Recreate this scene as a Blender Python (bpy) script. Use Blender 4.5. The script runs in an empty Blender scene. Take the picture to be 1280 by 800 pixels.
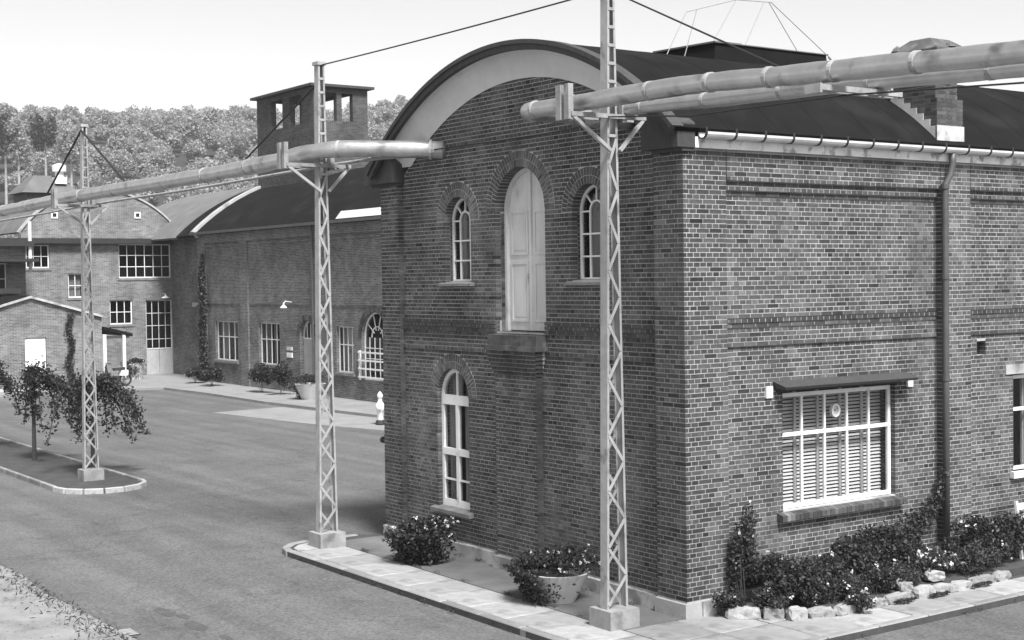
import bpy, bmesh, math, random
import numpy as np
from mathutils import Matrix, Vector
random.seed(7)
RNG = np.random.default_rng(11)
S = bpy.context.scene
COL = S.collection

# ------------------------------------------------------------------ camera
CAM_A, CAM_P, CAM_R = 0.9604, 0.0280, -0.0133
CAM_LOC = Vector((14.616, -13.091, 4.678))
_F = Vector((-math.sin(CAM_A)*math.cos(CAM_P), math.cos(CAM_A)*math.cos(CAM_P), -math.sin(CAM_P)))
_Rt = Vector((math.cos(CAM_A), math.sin(CAM_A), 0))
_U = _Rt.cross(_F)
_R2 = _Rt*math.cos(CAM_R) + _U*math.sin(CAM_R)
_U2 = _U*math.cos(CAM_R) - _Rt*math.sin(CAM_R)
cd = bpy.data.cameras.new('camera')
cam = bpy.data.objects.new('camera', cd)
COL.objects.link(cam)
m = Matrix.Identity(4)
for i in range(3):
    m[i][0], m[i][1], m[i][2], m[i][3] = _R2[i], _U2[i], -_F[i], CAM_LOC[i]
cam.matrix_world = m
cd.sensor_fit = 'HORIZONTAL'
cd.angle = 2*math.atan(640/1785.566)
cd.clip_start, cd.clip_end = 0.1, 6000
S.camera = cam

# ------------------------------------------------------------------ light
SUN_EL, SUN_AZ = math.radians(55), math.radians(-12)      # azimuth measured from +x towards +y
sd = Vector((math.cos(SUN_AZ)*math.cos(SUN_EL), math.sin(SUN_AZ)*math.cos(SUN_EL), math.sin(SUN_EL)))
W = bpy.data.worlds.new('World')
S.world = W
W.use_nodes = True
nt = W.node_tree
bg = nt.nodes['Background']
sk = nt.nodes.new('ShaderNodeTexSky')
sk.sky_type = 'NISHITA'
sk.sun_disc = False
sk.sun_elevation = SUN_EL
sk.sun_rotation = math.atan2(sd.x, sd.y)
sk.air_density, sk.dust_density, sk.ozone_density = 1.0, 1.5, 1.0
bw = nt.nodes.new('ShaderNodeRGBToBW')                      # black-and-white photograph
nt.links.new(sk.outputs[0], bw.inputs[0])
nt.links.new(bw.outputs[0], bg.inputs['Color'])
bg.inputs['Strength'].default_value = 0.11
ld = bpy.data.lights.new('sun', 'SUN')
ld.energy = 4.0
ld.angle = math.radians(14)
ld.color = (1, 1, 1)
sun = bpy.data.objects.new('sun', ld)
COL.objects.link(sun)
sun.rotation_euler = sd.to_track_quat('Z', 'Y').to_euler()
sun.location = (20, -20, 40)
S.view_settings.view_transform = 'Standard'
S.view_settings.look = 'None'
S.view_settings.exposure = 1.15
S.view_settings.gamma = 1.0
S.view_settings.use_curve_mapping = False
S.render.engine = 'CYCLES'
S.render.resolution_x, S.render.resolution_y = 1024, 640
S.cycles.max_bounces = 6
S.cycles.transparent_max_bounces = 12

# ------------------------------------------------------------------ helpers
class MB:
    def __init__(s):
        s.v, s.f, s.t = [], [], []
    def face(s, pts, tone=None):
        n = len(s.v)
        s.v += [tuple(p) for p in pts]
        s.f.append(list(range(n, n+len(pts))))
        s.t.append(tone)
    def hexa(s, p, tone=None, skip=()):
        n = len(s.v)
        s.v += [tuple(q) for q in p]
        for i, q in enumerate(((0,3,2,1),(4,5,6,7),(0,1,5,4),(1,2,6,5),(2,3,7,6),(3,0,4,7))):
            if i in skip: continue
            s.f.append([n+a for a in q]); s.t.append(tone)
    def box(s, x0, x1, y0, y1, z0, z1, tone=None):
        s.hexa([(x0,y0,z0),(x1,y0,z0),(x1,y1,z0),(x0,y1,z0),(x0,y0,z1),(x1,y0,z1),(x1,y1,z1),(x0,y1,z1)], tone)
    def obox(s, a, b, w, h, up=(0,0,1), ext=0):
        """bar from a to b, w across, h along 'up'"""
        a, b = Vector(a), Vector(b)
        d = (b-a).normalized()
        a, b = a-d*ext, b+d*ext
        u = Vector(up)
        r = d.cross(u)
        if r.length < 1e-4: r = d.cross(Vector((1,0,0)))
        r.normalize(); u = r.cross(d).normalized()
        r, u = r*w/2, u*h/2
        s.hexa([a-r-u, a+r-u, a+r+u, a-r+u, b-r-u, b+r-u, b+r+u, b-r+u])
    def tube(s, pts, rad, seg=14, cap=True, rads=None):
        pts = [Vector(p) for p in pts]
        rings = []
        prev = None
        for i, p in enumerate(pts):
            d = (pts[min(i+1,len(pts)-1)] - pts[max(i-1,0)]).normalized()
            if prev is None:
                r = d.cross(Vector((0,0,1)))
                if r.length < 1e-3: r = d.cross(Vector((1,0,0)))
            else:
                r = prev - d*prev.dot(d)
            r.normalize(); prev = r.copy()
            u = r.cross(d)
            R = rads[i] if rads else rad
            n = len(s.v)
            s.v += [tuple(p + (r*math.cos(2*math.pi*k/seg) + u*math.sin(2*math.pi*k/seg))*R) for k in range(seg)]
            rings.append(n)
        for a, b in zip(rings, rings[1:]):
            for k in range(seg):
                s.f.append([a+k, a+(k+1)%seg, b+(k+1)%seg, b+k]); s.t.append(None)
        if cap:
            s.f.append([rings[0]+k for k in range(seg)][::-1]); s.t.append(None)
            s.f.append([rings[-1]+k for k in range(seg)]); s.t.append(None)
    def lathe(s, prof, c=(0,0,0), seg=20):
        rings = []
        for r, z in prof:
            n = len(s.v)
            s.v += [(c[0]+r*math.cos(2*math.pi*k/seg), c[1]+r*math.sin(2*math.pi*k/seg), c[2]+z) for k in range(seg)]
            rings.append(n)
        for a, b in zip(rings, rings[1:]):
            for k in range(seg):
                s.f.append([a+k, a+(k+1)%seg, b+(k+1)%seg, b+k]); s.t.append(None)
    def prism(s, poly, z0, z1):
        n = len(poly)
        a = len(s.v)
        s.v += [(p[0], p[1], z0) for p in poly] + [(p[0], p[1], z1) for p in poly]
        s.f.append(list(range(a+n, a+2*n))); s.t.append(None)
        s.f.append(list(range(a, a+n))[::-1]); s.t.append(None)
        for i in range(n):
            j = (i+1) % n
            s.f.append([a+i, a+j, a+n+j, a+n+i]); s.t.append(None)
    def mesh(s, name, mat=None, uv=False, smooth=False):
        me = bpy.data.meshes.new(name)
        me.from_pydata(s.v, [], s.f)
        if mat: me.materials.append(mat)
        if any(t is not None for t in s.t):
            at = me.attributes.new('tone', 'FLOAT', 'FACE')
            at.data.foreach_set('value', np.array([0.5 if t is None else t for t in s.t], dtype=np.float32))
        if uv: box_uv(me)
        if smooth:
            me.polygons.foreach_set('use_smooth', np.ones(len(me.polygons), dtype=bool))
        me.update()
        return me

def box_uv(me):
    nl = len(me.loops)
    vi = np.empty(nl, dtype=np.int32); me.loops.foreach_get('vertex_index', vi)
    co = np.empty(len(me.vertices)*3, dtype=np.float32); me.vertices.foreach_get('co', co); co = co.reshape(-1, 3)
    pn = np.empty(len(me.polygons)*3, dtype=np.float32); me.polygons.foreach_get('normal', pn); pn = np.abs(pn.reshape(-1, 3))
    lt = np.empty(len(me.polygons), dtype=np.int32); me.polygons.foreach_get('loop_total', lt)
    ax = np.repeat(np.argmax(pn, axis=1), lt)
    p = co[vi]
    u = np.where(ax == 0, p[:, 1], p[:, 0])
    v = np.where(ax == 2, p[:, 1], p[:, 2])
    l = me.uv_layers.new(name='UVMap')
    l.data.foreach_set('uv', np.stack([u, v], 1).astype(np.float32).ravel())

def link(name, me, parent=None, kind=None, label=None, cat=None, group=None):
    o = bpy.data.objects.new(name, me)
    COL.objects.link(o)
    if parent is not None:
        o.parent = parent
        if any(abs(c) > 1e-9 for c in parent.location) or any(abs(c) > 1e-9 for c in parent.rotation_euler):
            o.matrix_parent_inverse = parent_inv(parent)
    if kind: o['kind'] = kind
    if label: o['label'] = label
    if cat: o['category'] = cat
    if group: o['group'] = group
    return o
def parent_inv(p):
    mw = Matrix.LocRotScale(p.location, p.rotation_euler, p.scale)
    if p.parent is not None:
        mw = Matrix.LocRotScale(p.parent.location, p.parent.rotation_euler, p.parent.scale) @ mw if False else mw
    return mw.inverted()
def part(name, mb, mat, parent, uv=False, smooth=False, kind=None, label=None):
    return link(name, mb.mesh(name, mat, uv, smooth), parent, kind, label)
def thing(name, label, cat, loc=(0,0,0), group=None):
    o = link(name, None, None, None, label, cat, group)
    o.location = loc
    o.empty_display_size = 0.2
    return o
def single(name, mb, mat, label, cat, group=None, uv=False, smooth=False):
    return link(name, mb.mesh(name, mat, uv, smooth), None, None, label, cat, group)
def struct(name, mb, mat, uv=False, smooth=False):
    return link(name, mb.mesh(name, mat, uv, smooth), None, 'structure')

# ------------------------------------------------------------------ materials
def mat(name, v, rough=0.8, var=0.25, scale=4.0, bump=0.0, bscale=60.0, spec=0.3, metal=0.0, streak=None, objrand=0.0, dark=None):
    m = bpy.data.materials.new(name); m.use_nodes = True
    n, l = m.node_tree.nodes, m.node_tree.links
    b = n['Principled BSDF']
    b.inputs['Roughness'].default_value = rough
    b.inputs['Specular IOR Level'].default_value = spec
    b.inputs['Metallic'].default_value = metal
    tc = n.new('ShaderNodeTexCoord')
    mp = n.new('ShaderNodeMapping')
    l.new(tc.outputs['Object'], mp.inputs['Vector'])
    if streak: mp.inputs['Scale'].default_value = streak
    nz = n.new('ShaderNodeTexNoise')
    nz.inputs['Scale'].default_value = scale; nz.inputs['Detail'].default_value = 8; nz.inputs['Roughness'].default_value = 0.65
    l.new(mp.outputs[0], nz.inputs['Vector'])
    mr = n.new('ShaderNodeMapRange')
    mr.inputs['From Min'].default_value, mr.inputs['From Max'].default_value = 0.25, 0.75
    mr.inputs['To Min'].default_value, mr.inputs['To Max'].default_value = v*(1-var), v*(1+var)
    l.new(nz.outputs['Fac'], mr.inputs['Value'])
    val = mr.outputs[0]
    if dark:      # stains with their own shape: (scale, threshold, factor)
        n2 = n.new('ShaderNodeTexNoise'); n2.inputs['Scale'].default_value = dark[0]; n2.inputs['Detail'].default_value = 5
        l.new(tc.outputs['Object'], n2.inputs['Vector'])
        r2 = n.new('ShaderNodeMapRange'); r2.inputs['From Min'].default_value = dark[1]; r2.inputs['From Max'].default_value = dark[1]+0.12
        r2.inputs['To Min'].default_value, r2.inputs['To Max'].default_value = 1.0, dark[2]
        l.new(n2.outputs['Fac'], r2.inputs['Value'])
        mu = n.new('ShaderNodeMath'); mu.operation = 'MULTIPLY'
        l.new(val, mu.inputs[0]); l.new(r2.outputs[0], mu.inputs[1]); val = mu.outputs[0]
    if objrand:
        oi = n.new('ShaderNodeObjectInfo')
        r3 = n.new('ShaderNodeMapRange'); r3.inputs['To Min'].default_value, r3.inputs['To Max'].default_value = 1-objrand, 1+objrand
        l.new(oi.outputs['Random'], r3.inputs['Value'])
        mu = n.new('ShaderNodeMath'); mu.operation = 'MULTIPLY'
        l.new(val, mu.inputs[0]); l.new(r3.outputs[0], mu.inputs[1]); val = mu.outputs[0]
    l.new(val, b.inputs['Base Color'])
    if bump:
        nb = n.new('ShaderNodeTexNoise'); nb.inputs['Scale'].default_value = bscale; nb.inputs['Detail'].default_value = 4
        l.new(tc.outputs['Object'], nb.inputs['Vector'])
        bp = n.new('ShaderNodeBump'); bp.inputs['Strength'].default_value = bump; bp.inputs['Distance'].default_value = 0.01
        l.new(nb.outputs['Fac'], bp.inputs['Height']); l.new(bp.outputs[0], b.inputs['Normal'])
    return m

def brick_piece_mat():
    """single bricks: tone is the burnt colour of each brick"""
    m = mat('brick_clay', 0.074, 0.85, 0.3, 9.0, 0.5, 120.0, 0.2)
    n, l = m.node_tree.nodes, m.node_tree.links
    b = n['Principled BSDF']
    src = b.inputs['Base Color'].links[0].from_socket
    at = n.new('ShaderNodeAttribute'); at.attribute_name = 'tone'
    mr = n.new('ShaderNodeMapRange'); mr.inputs['To Min'].default_value, mr.inputs['To Max'].default_value = 0.3, 1.8
    l.new(at.outputs['Fac'], mr.inputs['Value'])
    mu = n.new('ShaderNodeMath'); mu.operation = 'MULTIPLY'
    l.new(src, mu.inputs[0]); l.new(mr.outputs[0], mu.inputs[1])
    # weathered, limewashed patches
    tc = n.new('ShaderNodeTexCoord')
    nz = n.new('ShaderNodeTexNoise'); nz.inputs['Scale'].default_value = 0.8; nz.inputs['Detail'].default_value = 6
    l.new(tc.outputs['Object'], nz.inputs['Vector'])
    r = n.new('ShaderNodeMapRange'); r.inputs['From Min'].default_value, r.inputs['From Max'].default_value = 0.5, 0.75
    r.inputs['To Min'].default_value, r.inputs['To Max'].default_value = 1.0, 1.55
    l.new(nz.outputs['Fac'], r.inputs['Value'])
    m2 = n.new('ShaderNodeMath'); m2.operation = 'MULTIPLY'
    l.new(mu.outputs[0], m2.inputs[0]); l.new(r.outputs[0], m2.inputs[1])
    mp = n.new('ShaderNodeMapping'); mp.inputs['Scale'].default_value = (1.6, 1.6, 0.3); l.new(tc.outputs['Object'], mp.inputs['Vector'])
    n4 = n.new('ShaderNodeTexNoise'); n4.inputs['Scale'].default_value = 1.0; n4.inputs['Detail'].default_value = 7; n4.inputs['Roughness'].default_value = 0.65
    l.new(mp.outputs[0], n4.inputs['Vector'])
    r4 = n.new('ShaderNodeMapRange'); r4.inputs['From Min'].default_value, r4.inputs['From Max'].default_value = 0.35, 0.65
    r4.inputs['To Min'].default_value, r4.inputs['To Max'].default_value = 0.66, 1.25
    l.new(n4.outputs['Fac'], r4.inputs['Value'])
    m5 = n.new('ShaderNodeMath'); m5.operation = 'MULTIPLY'
    l.new(m2.outputs[0], m5.inputs[0]); l.new(r4.outputs[0], m5.inputs[1])
    l.new(m5.outputs[0], b.inputs['Base Color'])
    return m

def brick_wall_mat(name, v, mortar, var=0.35):
    m = bpy.data.materials.new(name); m.use_nodes = True
    n, l = m.node_tree.nodes, m.node_tree.links
    b = n['Principled BSDF']; b.inputs['Roughness'].default_value = 0.88; b.inputs['Specular IOR Level'].default_value = 0.2
    uv = n.new('ShaderNodeUVMap'); uv.uv_map = 'UVMap'
    br = n.new('ShaderNodeTexBrick')
    br.inputs['Scale'].default_value = 1.0
    br.inputs['Brick Width'].default_value = 0.24; br.inputs['Row Height'].default_value = 0.0667
    br.inputs['Mortar Size'].default_value = 0.006; br.inputs['Mortar Smooth'].default_value = 0.2
    br.inputs['Color1'].default_value = (v*(1-var),)*3 + (1,); br.inputs['Color2'].default_value = (v*(1+var),)*3 + (1,)
    br.inputs['Mortar'].default_value = (mortar,)*3 + (1,)
    l.new(uv.outputs[0], br.inputs['Vector'])
    tc = n.new('ShaderNodeTexCoord')
    nz = n.new('ShaderNodeTexNoise'); nz.inputs['Scale'].default_value = 0.9; nz.inputs['Detail'].default_value = 9; nz.inputs['Roughness'].default_value = 0.7
    l.new(tc.outputs['Object'], nz.inputs['Vector'])
    r = n.new('ShaderNodeMapRange'); r.inputs['From Min'].default_value, r.inputs['From Max'].default_value = 0.3, 0.7
    r.inputs['To Min'].default_value, r.inputs['To Max'].default_value = 0.65, 1.4
    l.new(nz.outputs['Fac'], r.inputs['Value'])
    mu = n.new('ShaderNodeVectorMath'); mu.operation = 'SCALE'
    l.new(br.outputs['Color'], mu.inputs[0]); l.new(r.outputs[0], mu.inputs['Scale'])
    l.new(mu.outputs[0], b.inputs['Base Color'])
    bp = n.new('ShaderNodeBump'); bp.inputs['Strength'].default_value = 0.5; bp.inputs['Distance'].default_value = 0.008; bp.invert = True
    l.new(br.outputs['Fac'], bp.inputs['Height']); l.new(bp.outputs[0], b.inputs['Normal'])
    return m

def leaf_mat(name, v, var=0.5, trans=0.3, scale=3.0):
    m = mat(name, v, 0.55, var, scale, 0, spec=0.35)
    n, l = m.node_tree.nodes, m.node_tree.links
    b = n['Principled BSDF']
    tr = n.new('ShaderNodeBsdfTranslucent')
    l.new(b.inputs['Base Color'].links[0].from_socket, tr.inputs['Color'])
    mx = n.new('ShaderNodeMixShader'); mx.inputs[0].default_value = trans
    l.new(b.outputs[0], mx.inputs[1]); l.new(tr.outputs[0], mx.inputs[2])
    l.new(mx.outputs[0], n['Material Output'].inputs['Surface'])
    return m

def glass_mat(name, refl=0.14):
    m = bpy.data.materials.new(name); m.use_nodes = True
    n, l = m.node_tree.nodes, m.node_tree.links
    n.remove(n['Principled BSDF'])
    t = n.new('ShaderNodeBsdfTransparent'); t.inputs[0].default_value = (0.8, 0.8, 0.8, 1)
    g = n.new('ShaderNodeBsdfGlossy'); g.inputs['Roughness'].default_value = 0.03
    fr = n.new('ShaderNodeLayerWeight'); fr.inputs['Blend'].default_value = 0.5
    pw = n.new('ShaderNodeMath'); pw.operation = 'POWER'; pw.inputs[1].default_value = 4.0
    l.new(fr.outputs['Facing'], pw.inputs[0])
    ad = n.new('ShaderNodeMath'); ad.operation = 'MULTIPLY_ADD'; ad.inputs[1].default_value = 0.5; ad.inputs[2].default_value = 0.03
    l.new(pw.outputs[0], ad.inputs[0])
    mx = n.new('ShaderNodeMixShader')
    l.new(ad.outputs[0], mx.inputs[0]); l.new(t.outputs[0], mx.inputs[1]); l.new(g.outputs[0], mx.inputs[2])
    l.new(mx.outputs[0], n['Material Output'].inputs['Surface'])
    return m

def asphalt_mat():
    m = mat('asphalt', 0.10, 0.92, 0.20, 0.45, 0.8, 70.0, 0.2)
    n, l = m.node_tree.nodes, m.node_tree.links
    b = n['Principled BSDF']
    src = b.inputs['Base Color'].links[0].from_socket
    tc = n.new('ShaderNodeTexCoord')
    def mul(a, c):
        q = n.new('ShaderNodeMath'); q.operation = 'MULTIPLY'; l.new(a, q.inputs[0]); l.new(c, q.inputs[1]); return q.outputs[0]
    def layer(scale, sc, lo, hi, a, b_, detail=3):
        mp = n.new('ShaderNodeMapping'); mp.inputs['Scale'].default_value = sc; l.new(tc.outputs['Object'], mp.inputs['Vector'])
        z = n.new('ShaderNodeTexNoise'); z.inputs['Scale'].default_value = scale; z.inputs['Detail'].default_value = detail
        l.new(mp.outputs[0], z.inputs['Vector'])
        r = n.new('ShaderNodeMapRange'); r.inputs['From Min'].default_value, r.inputs['From Max'].default_value = lo, hi
        r.inputs['To Min'].default_value, r.inputs['To Max'].default_value = a, b_
        l.new(z.outputs['Fac'], r.inputs['Value']); return r.outputs[0]
    v = mul(src, layer(26.0, (1, 1, 1), 0.3, 0.7, 0.68, 1.35, 6))          # stone grain
    v = mul(v, layer(1.0, (0.12, 1.6, 1), 0.35, 0.65, 0.86, 1.12, 4))     # wheel tracks along the road
    v = mul(v, layer(3.2, (1, 1, 1), 0.56, 0.72, 1.0, 0.82, 7))           # damp spots
    vo = n.new('ShaderNodeTexVoronoi'); vo.feature = 'DISTANCE_TO_EDGE'; vo.inputs['Scale'].default_value = 0.32
    wz = n.new('ShaderNodeTexNoise'); wz.inputs['Scale'].default_value = 1.5; wz.inputs['Detail'].default_value = 5
    l.new(tc.outputs['Object'], wz.inputs['Vector'])
    ad = n.new('ShaderNodeVectorMath'); ad.operation = 'ADD'
    l.new(tc.outputs['Object'], ad.inputs[0]); l.new(wz.outputs['Color'], ad.inputs[1]); l.new(ad.outputs[0], vo.inputs['Vector'])
    r = n.new('ShaderNodeMapRange'); r.inputs['From Max'].default_value = 0.010; r.inputs['To Min'].default_value, r.inputs['To Max'].default_value = 0.80, 1.0
    l.new(vo.outputs['Distance'], r.inputs['Value'])
    v = mul(v, r.outputs[0])
    l.new(v, b.inputs['Base Color'])
    return m
M = dict(
    asphalt=asphalt_mat(),
    patch=mat('asphalt_patch', 0.07, 0.9, 0.3, 6.0, 0.5, 90.0),
    court=mat('court_paving', 0.2, 0.9, 0.22, 0.9, 0.3, 40.0),
    joint=mat('dirt_joint', 0.05, 0.95, 0.3, 5.0, 0.5, 80.0),
    slab=mat('concrete_slab', 0.25, 0.88, 0.28, 3.0, 0.5, 70.0, objrand=0.18, dark=(2.2, 0.54, 0.65)),
    kerb=mat('kerb_stone', 0.2, 0.85, 0.3, 3.0, 0.5, 60.0, objrand=0.2),
    kerbw=mat('kerb_whitewash', 0.33, 0.8, 0.25, 6.0, 0.3, 60.0, dark=(5.0, 0.56, 0.5)),
    verge=mat('verge_gravel', 0.2, 0.95, 0.35, 1.4, 0.9, 50.0, dark=(1.1, 0.56, 0.45)),
    soil=mat('soil', 0.05, 0.95, 0.4, 4.0, 0.9, 40.0),
    lawn=mat('island_soil', 0.05, 0.95, 0.35, 2.5, 0.9, 40.0),
    field=mat('forest_floor', 0.03, 0.95, 0.3, 0.05, 0.3, 3.0),
    brick=brick_piece_mat(),
    shade_mortar=mat('shaded_mortar', 0.34, 0.95, 0.35, 2.0, 0.4, 90.0, dark=(0.9, 0.55, 0.6)),  # darker than the side wall's mortar: the front's shade put into the colour
    mortar=mat('lime_mortar', 0.37, 0.95, 0.3, 2.0, 0.4, 90.0, dark=(0.9, 0.55, 0.6)),
    bwall=brick_wall_mat('rear_brick', 0.105, 0.28),
    bwall_a=brick_wall_mat('yellow_brick', 0.13, 0.3, 0.3),
    btower=brick_wall_mat('tower_brick', 0.05, 0.13),
    plinth=mat('plinth_concrete', 0.36, 0.85, 0.3, 3.0, 0.4, 40.0, objrand=0.15, dark=(2.2, 0.52, 0.5)),
    plaster=mat('plaster_cove', 0.55, 0.8, 0.16, 1.2, 0.15, 30.0, dark=(1.2, 0.6, 0.75)),
    vpaint=mat('verge_paint', 0.34, 0.7, 0.2, 2.0, 0.1, 40.0, dark=(1.5, 0.55, 0.6)),
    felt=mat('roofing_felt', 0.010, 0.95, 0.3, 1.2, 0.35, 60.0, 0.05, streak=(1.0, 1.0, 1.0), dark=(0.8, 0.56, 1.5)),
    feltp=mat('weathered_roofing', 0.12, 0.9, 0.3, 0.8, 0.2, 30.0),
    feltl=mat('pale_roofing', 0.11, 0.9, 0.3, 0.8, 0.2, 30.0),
    corbel=mat('tarred_wood', 0.045, 0.7, 0.35, 3.0, 0.2, 20.0, streak=(6, 6, 1)),
    white=mat('white_paint', 0.68, 0.5, 0.1, 3.0, 0.08, 40.0, 0.4, dark=(5.0, 0.62, 0.65)),
    oldwhite=mat('weathered_white_paint', 0.55, 0.6, 0.18, 3.0, 0.2, 40.0, dark=(3.0, 0.58, 0.6), streak=(1, 1, 1)),
    door=mat('door_paint', 0.55, 0.6, 0.14, 2.5, 0.15, 50.0, 0.3, streak=(3, 3, 0.8), dark=(2.2, 0.60, 0.72)),
    greydoor=mat('grey_door_paint', 0.34, 0.6, 0.15, 3.0, 0.1, 50.0),
    sill=mat('sill_stone', 0.16, 0.85, 0.35, 4.0, 0.4, 40.0),
    dsill=mat('sooty_ledge', 0.07, 0.9, 0.4, 5.0, 0.5, 40.0, dark=(3.0, 0.5, 1.8)),
    concrete=mat('pole_base_concrete', 0.24, 0.9, 0.35, 3.5, 0.5, 40.0, dark=(3.0, 0.55, 0.6)),
    steel=mat('painted_steel', 0.29, 0.55, 0.25, 5.0, 0.15, 60.0, 0.4, dark=(4.0, 0.57, 0.55)),
    dsteel=mat('dark_steel', 0.025, 0.55, 0.3, 5.0, 0.1, 60.0, 0.4),
    pipe=mat('pipe_sheet', 0.50, 0.36, 0.2, 3.5, 0.6, 7.0, 0.5, metal=0.85, dark=(3.0, 0.58, 0.55)),
    zinc=mat('zinc_gutter', 0.62, 0.45, 0.2, 3.0, 0.1, 40.0, 0.5),
    fascia=mat('fascia_board', 0.62, 0.6, 0.2, 2.5, 0.1, 40.0, dark=(6.0, 0.54, 0.45)),
    lead=mat('lead_pipe', 0.06, 0.5, 0.3, 3.0, 0.1, 40.0, 0.5),
    cable=mat('black_cable', 0.02, 0.6, 0.1),
    wire=mat('grey_wire', 0.25, 0.5, 0.1),
    glass=glass_mat('window_glass'),
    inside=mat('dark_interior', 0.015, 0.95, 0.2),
    curtain=mat('curtain_cloth', 0.30, 0.9, 0.25, 2.0, 0.3, 20.0, streak=(14, 14, 0.6)),
    blind=mat('blind_slat', 0.85, 0.5, 0.1, 4.0),
    flash=mat('mortar_flashing', 0.42, 0.85, 0.25, 5.0, 0.4, 50.0, dark=(4.0, 0.6, 0.5)),
    pot=mat('planter_concrete', 0.48, 0.75, 0.15, 3.0, 0.25, 60.0, dark=(4.0, 0.6, 0.7)),
    stone=mat('rubble_stone', 0.27, 0.85, 0.3, 5.0, 0.8, 18.0, objrand=0.25, dark=(6.0, 0.56, 0.5)),
    bark=mat('bark', 0.05, 0.9, 0.4, 12.0, 0.6, 40.0),
    pbark=mat('pale_bark', 0.3, 0.9, 0.3, 1.0),
    leaf=leaf_mat('leaf_dark', 0.032, 0.6, 0.25, 6.0),
    leaf2=leaf_mat('leaf_mid', 0.05, 0.6, 0.3, 5.0),
    ivy=leaf_mat('leaf_ivy', 0.05, 0.5, 0.2, 5.0),
    petal=leaf_mat('white_petal', 0.7, 0.12, 0.3),
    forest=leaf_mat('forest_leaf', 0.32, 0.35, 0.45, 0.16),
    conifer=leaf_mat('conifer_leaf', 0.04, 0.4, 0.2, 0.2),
    tyre=mat('rubber', 0.02, 0.8, 0.2),
)

# ------------------------------------------------------------------ wall tools
class Plane:
    """wall frame: u along, z up, d into the wall"""
    def __init__(s, kind, off): s.k, s.o = kind, off
    def p(s, u, z, d=0.0):
        return (u, s.o+d, z) if s.k == 'y' else (s.o-d, u, z)
FRONT, SIDE = Plane('y', 0.0), Plane('x', 0.0)

def hole_top(h, u):
    """h = (u0,u1,z0,z1,arched); for arched holes z1 is the springing line"""
    if not h[4]: return h[3]
    c, r = (h[0]+h[1])/2, (h[1]-h[0])/2
    q = r*r-(u-c)**2
    return h[3]+(math.sqrt(q) if q > 0 else 0)
def holed_wall(mb, pl, u0, u1, z0, ztop, holes, d, thick, seg=14, reveal=True):
    """sheet with openings; ztop may be a function of u"""
    zt = ztop if callable(ztop) else (lambda u: ztop)
    us = {u0, u1}
    for h in holes:
        us |= {h[0], h[1]}
        if h[4]:
            c, r = (h[0]+h[1])/2, (h[1]-h[0])/2
            us |= {c-r*math.cos(math.pi*i/seg) for i in range(seg+1)}
    if callable(ztop): us |= {u0+(u1-u0)*i/48 for i in range(49)}
    us = sorted(x for x in us if u0-1e-9 <= x <= u1+1e-9)
    us = [x for i, x in enumerate(us) if i == 0 or x-us[i-1] > 1e-5]
    for a, b in zip(us, us[1:]):
        mid = (a+b)/2
        hs = sorted([h for h in holes if h[0] < mid < h[1]], key=lambda h: h[2])
        lo = (z0, z0)
        for h in hs:
            mb.face([pl.p(a, lo[0], d), pl.p(b, lo[1], d), pl.p(b, h[2], d), pl.p(a, h[2], d)])
            lo = (hole_top(h, a), hole_top(h, b))
        mb.face([pl.p(a, lo[0], d), pl.p(b, lo[1], d), pl.p(b, zt(b), d), pl.p(a, zt(a), d)])
    if reveal:
        for h in holes:
            o = hole_outline(h, seg)
            for p, q in zip(o, o[1:]+o[:1]):
                mb.face([pl.p(*p, d), pl.p(*q, d), pl.p(*q, d+thick), pl.p(*p, d+thick)])
def hole_outline(h, seg=14):
    if not h[4]: return [(h[0],h[2]),(h[1],h[2]),(h[1],h[3]),(h[0],h[3])]
    c, r = (h[0]+h[1])/2, (h[1]-h[0])/2
    return [(h[0],h[2]),(h[1],h[2])] + [(c+r*math.cos(math.pi*i/seg), h[3]+r*math.sin(math.pi*i/seg)) for i in range(seg+1)]
def ubar(mb, pl, pts, w, d0, d1, closed=False):
    """flat bar of width w along a polyline in the wall plane, between depths d0 and d1"""
    P = [Vector((p[0], p[1])) for p in pts]
    n = len(P)
    L, Rr = [], []
    for i, p in enumerate(P):
        a = P[i-1] if (i > 0 or closed) else None
        b = P[(i+1) % n] if (i < n-1 or closed) else None
        d1v = (p-a).normalized() if a is not None else None
        d2v = (b-p).normalized() if b is not None else None
        if d1v is None: t = d2v
        elif d2v is None: t = d1v
        else: t = (d1v+d2v).normalized()
        nn = Vector((-t.y, t.x))
        k = 1.0
        if d1v is not None and d2v is not None:
            k = 1/max(0.5, nn.dot(Vector((-d1v.y, d1v.x))))
        L.append(p+nn*w/2*k); Rr.append(p-nn*w/2*k)
    for i in range(n if closed else n-1):
        j = (i+1) % n
        q = [L[i], L[j], Rr[j], Rr[i]]
        mb.hexa([pl.p(v.x, v.y, d1) for v in q] + [pl.p(v.x, v.y, d0) for v in q])
def ubox(mb, pl, u0, u1, z0, z1, d0, d1, tone=None):
    mb.hexa([pl.p(u0,z0,d1), pl.p(u1,z0,d1), pl.p(u1,z1,d1), pl.p(u0,z1,d1), pl.p(u0,z0,d0), pl.p(u1,z0,d0), pl.p(u1,z1,d0), pl.p(u0,z1,d0)], tone)
def upane(mb, pl, u0, u1, z0, z1, d, t=0.004):
    ubox(mb, pl, u0, u1, z0, z1, d, d+t)

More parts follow.
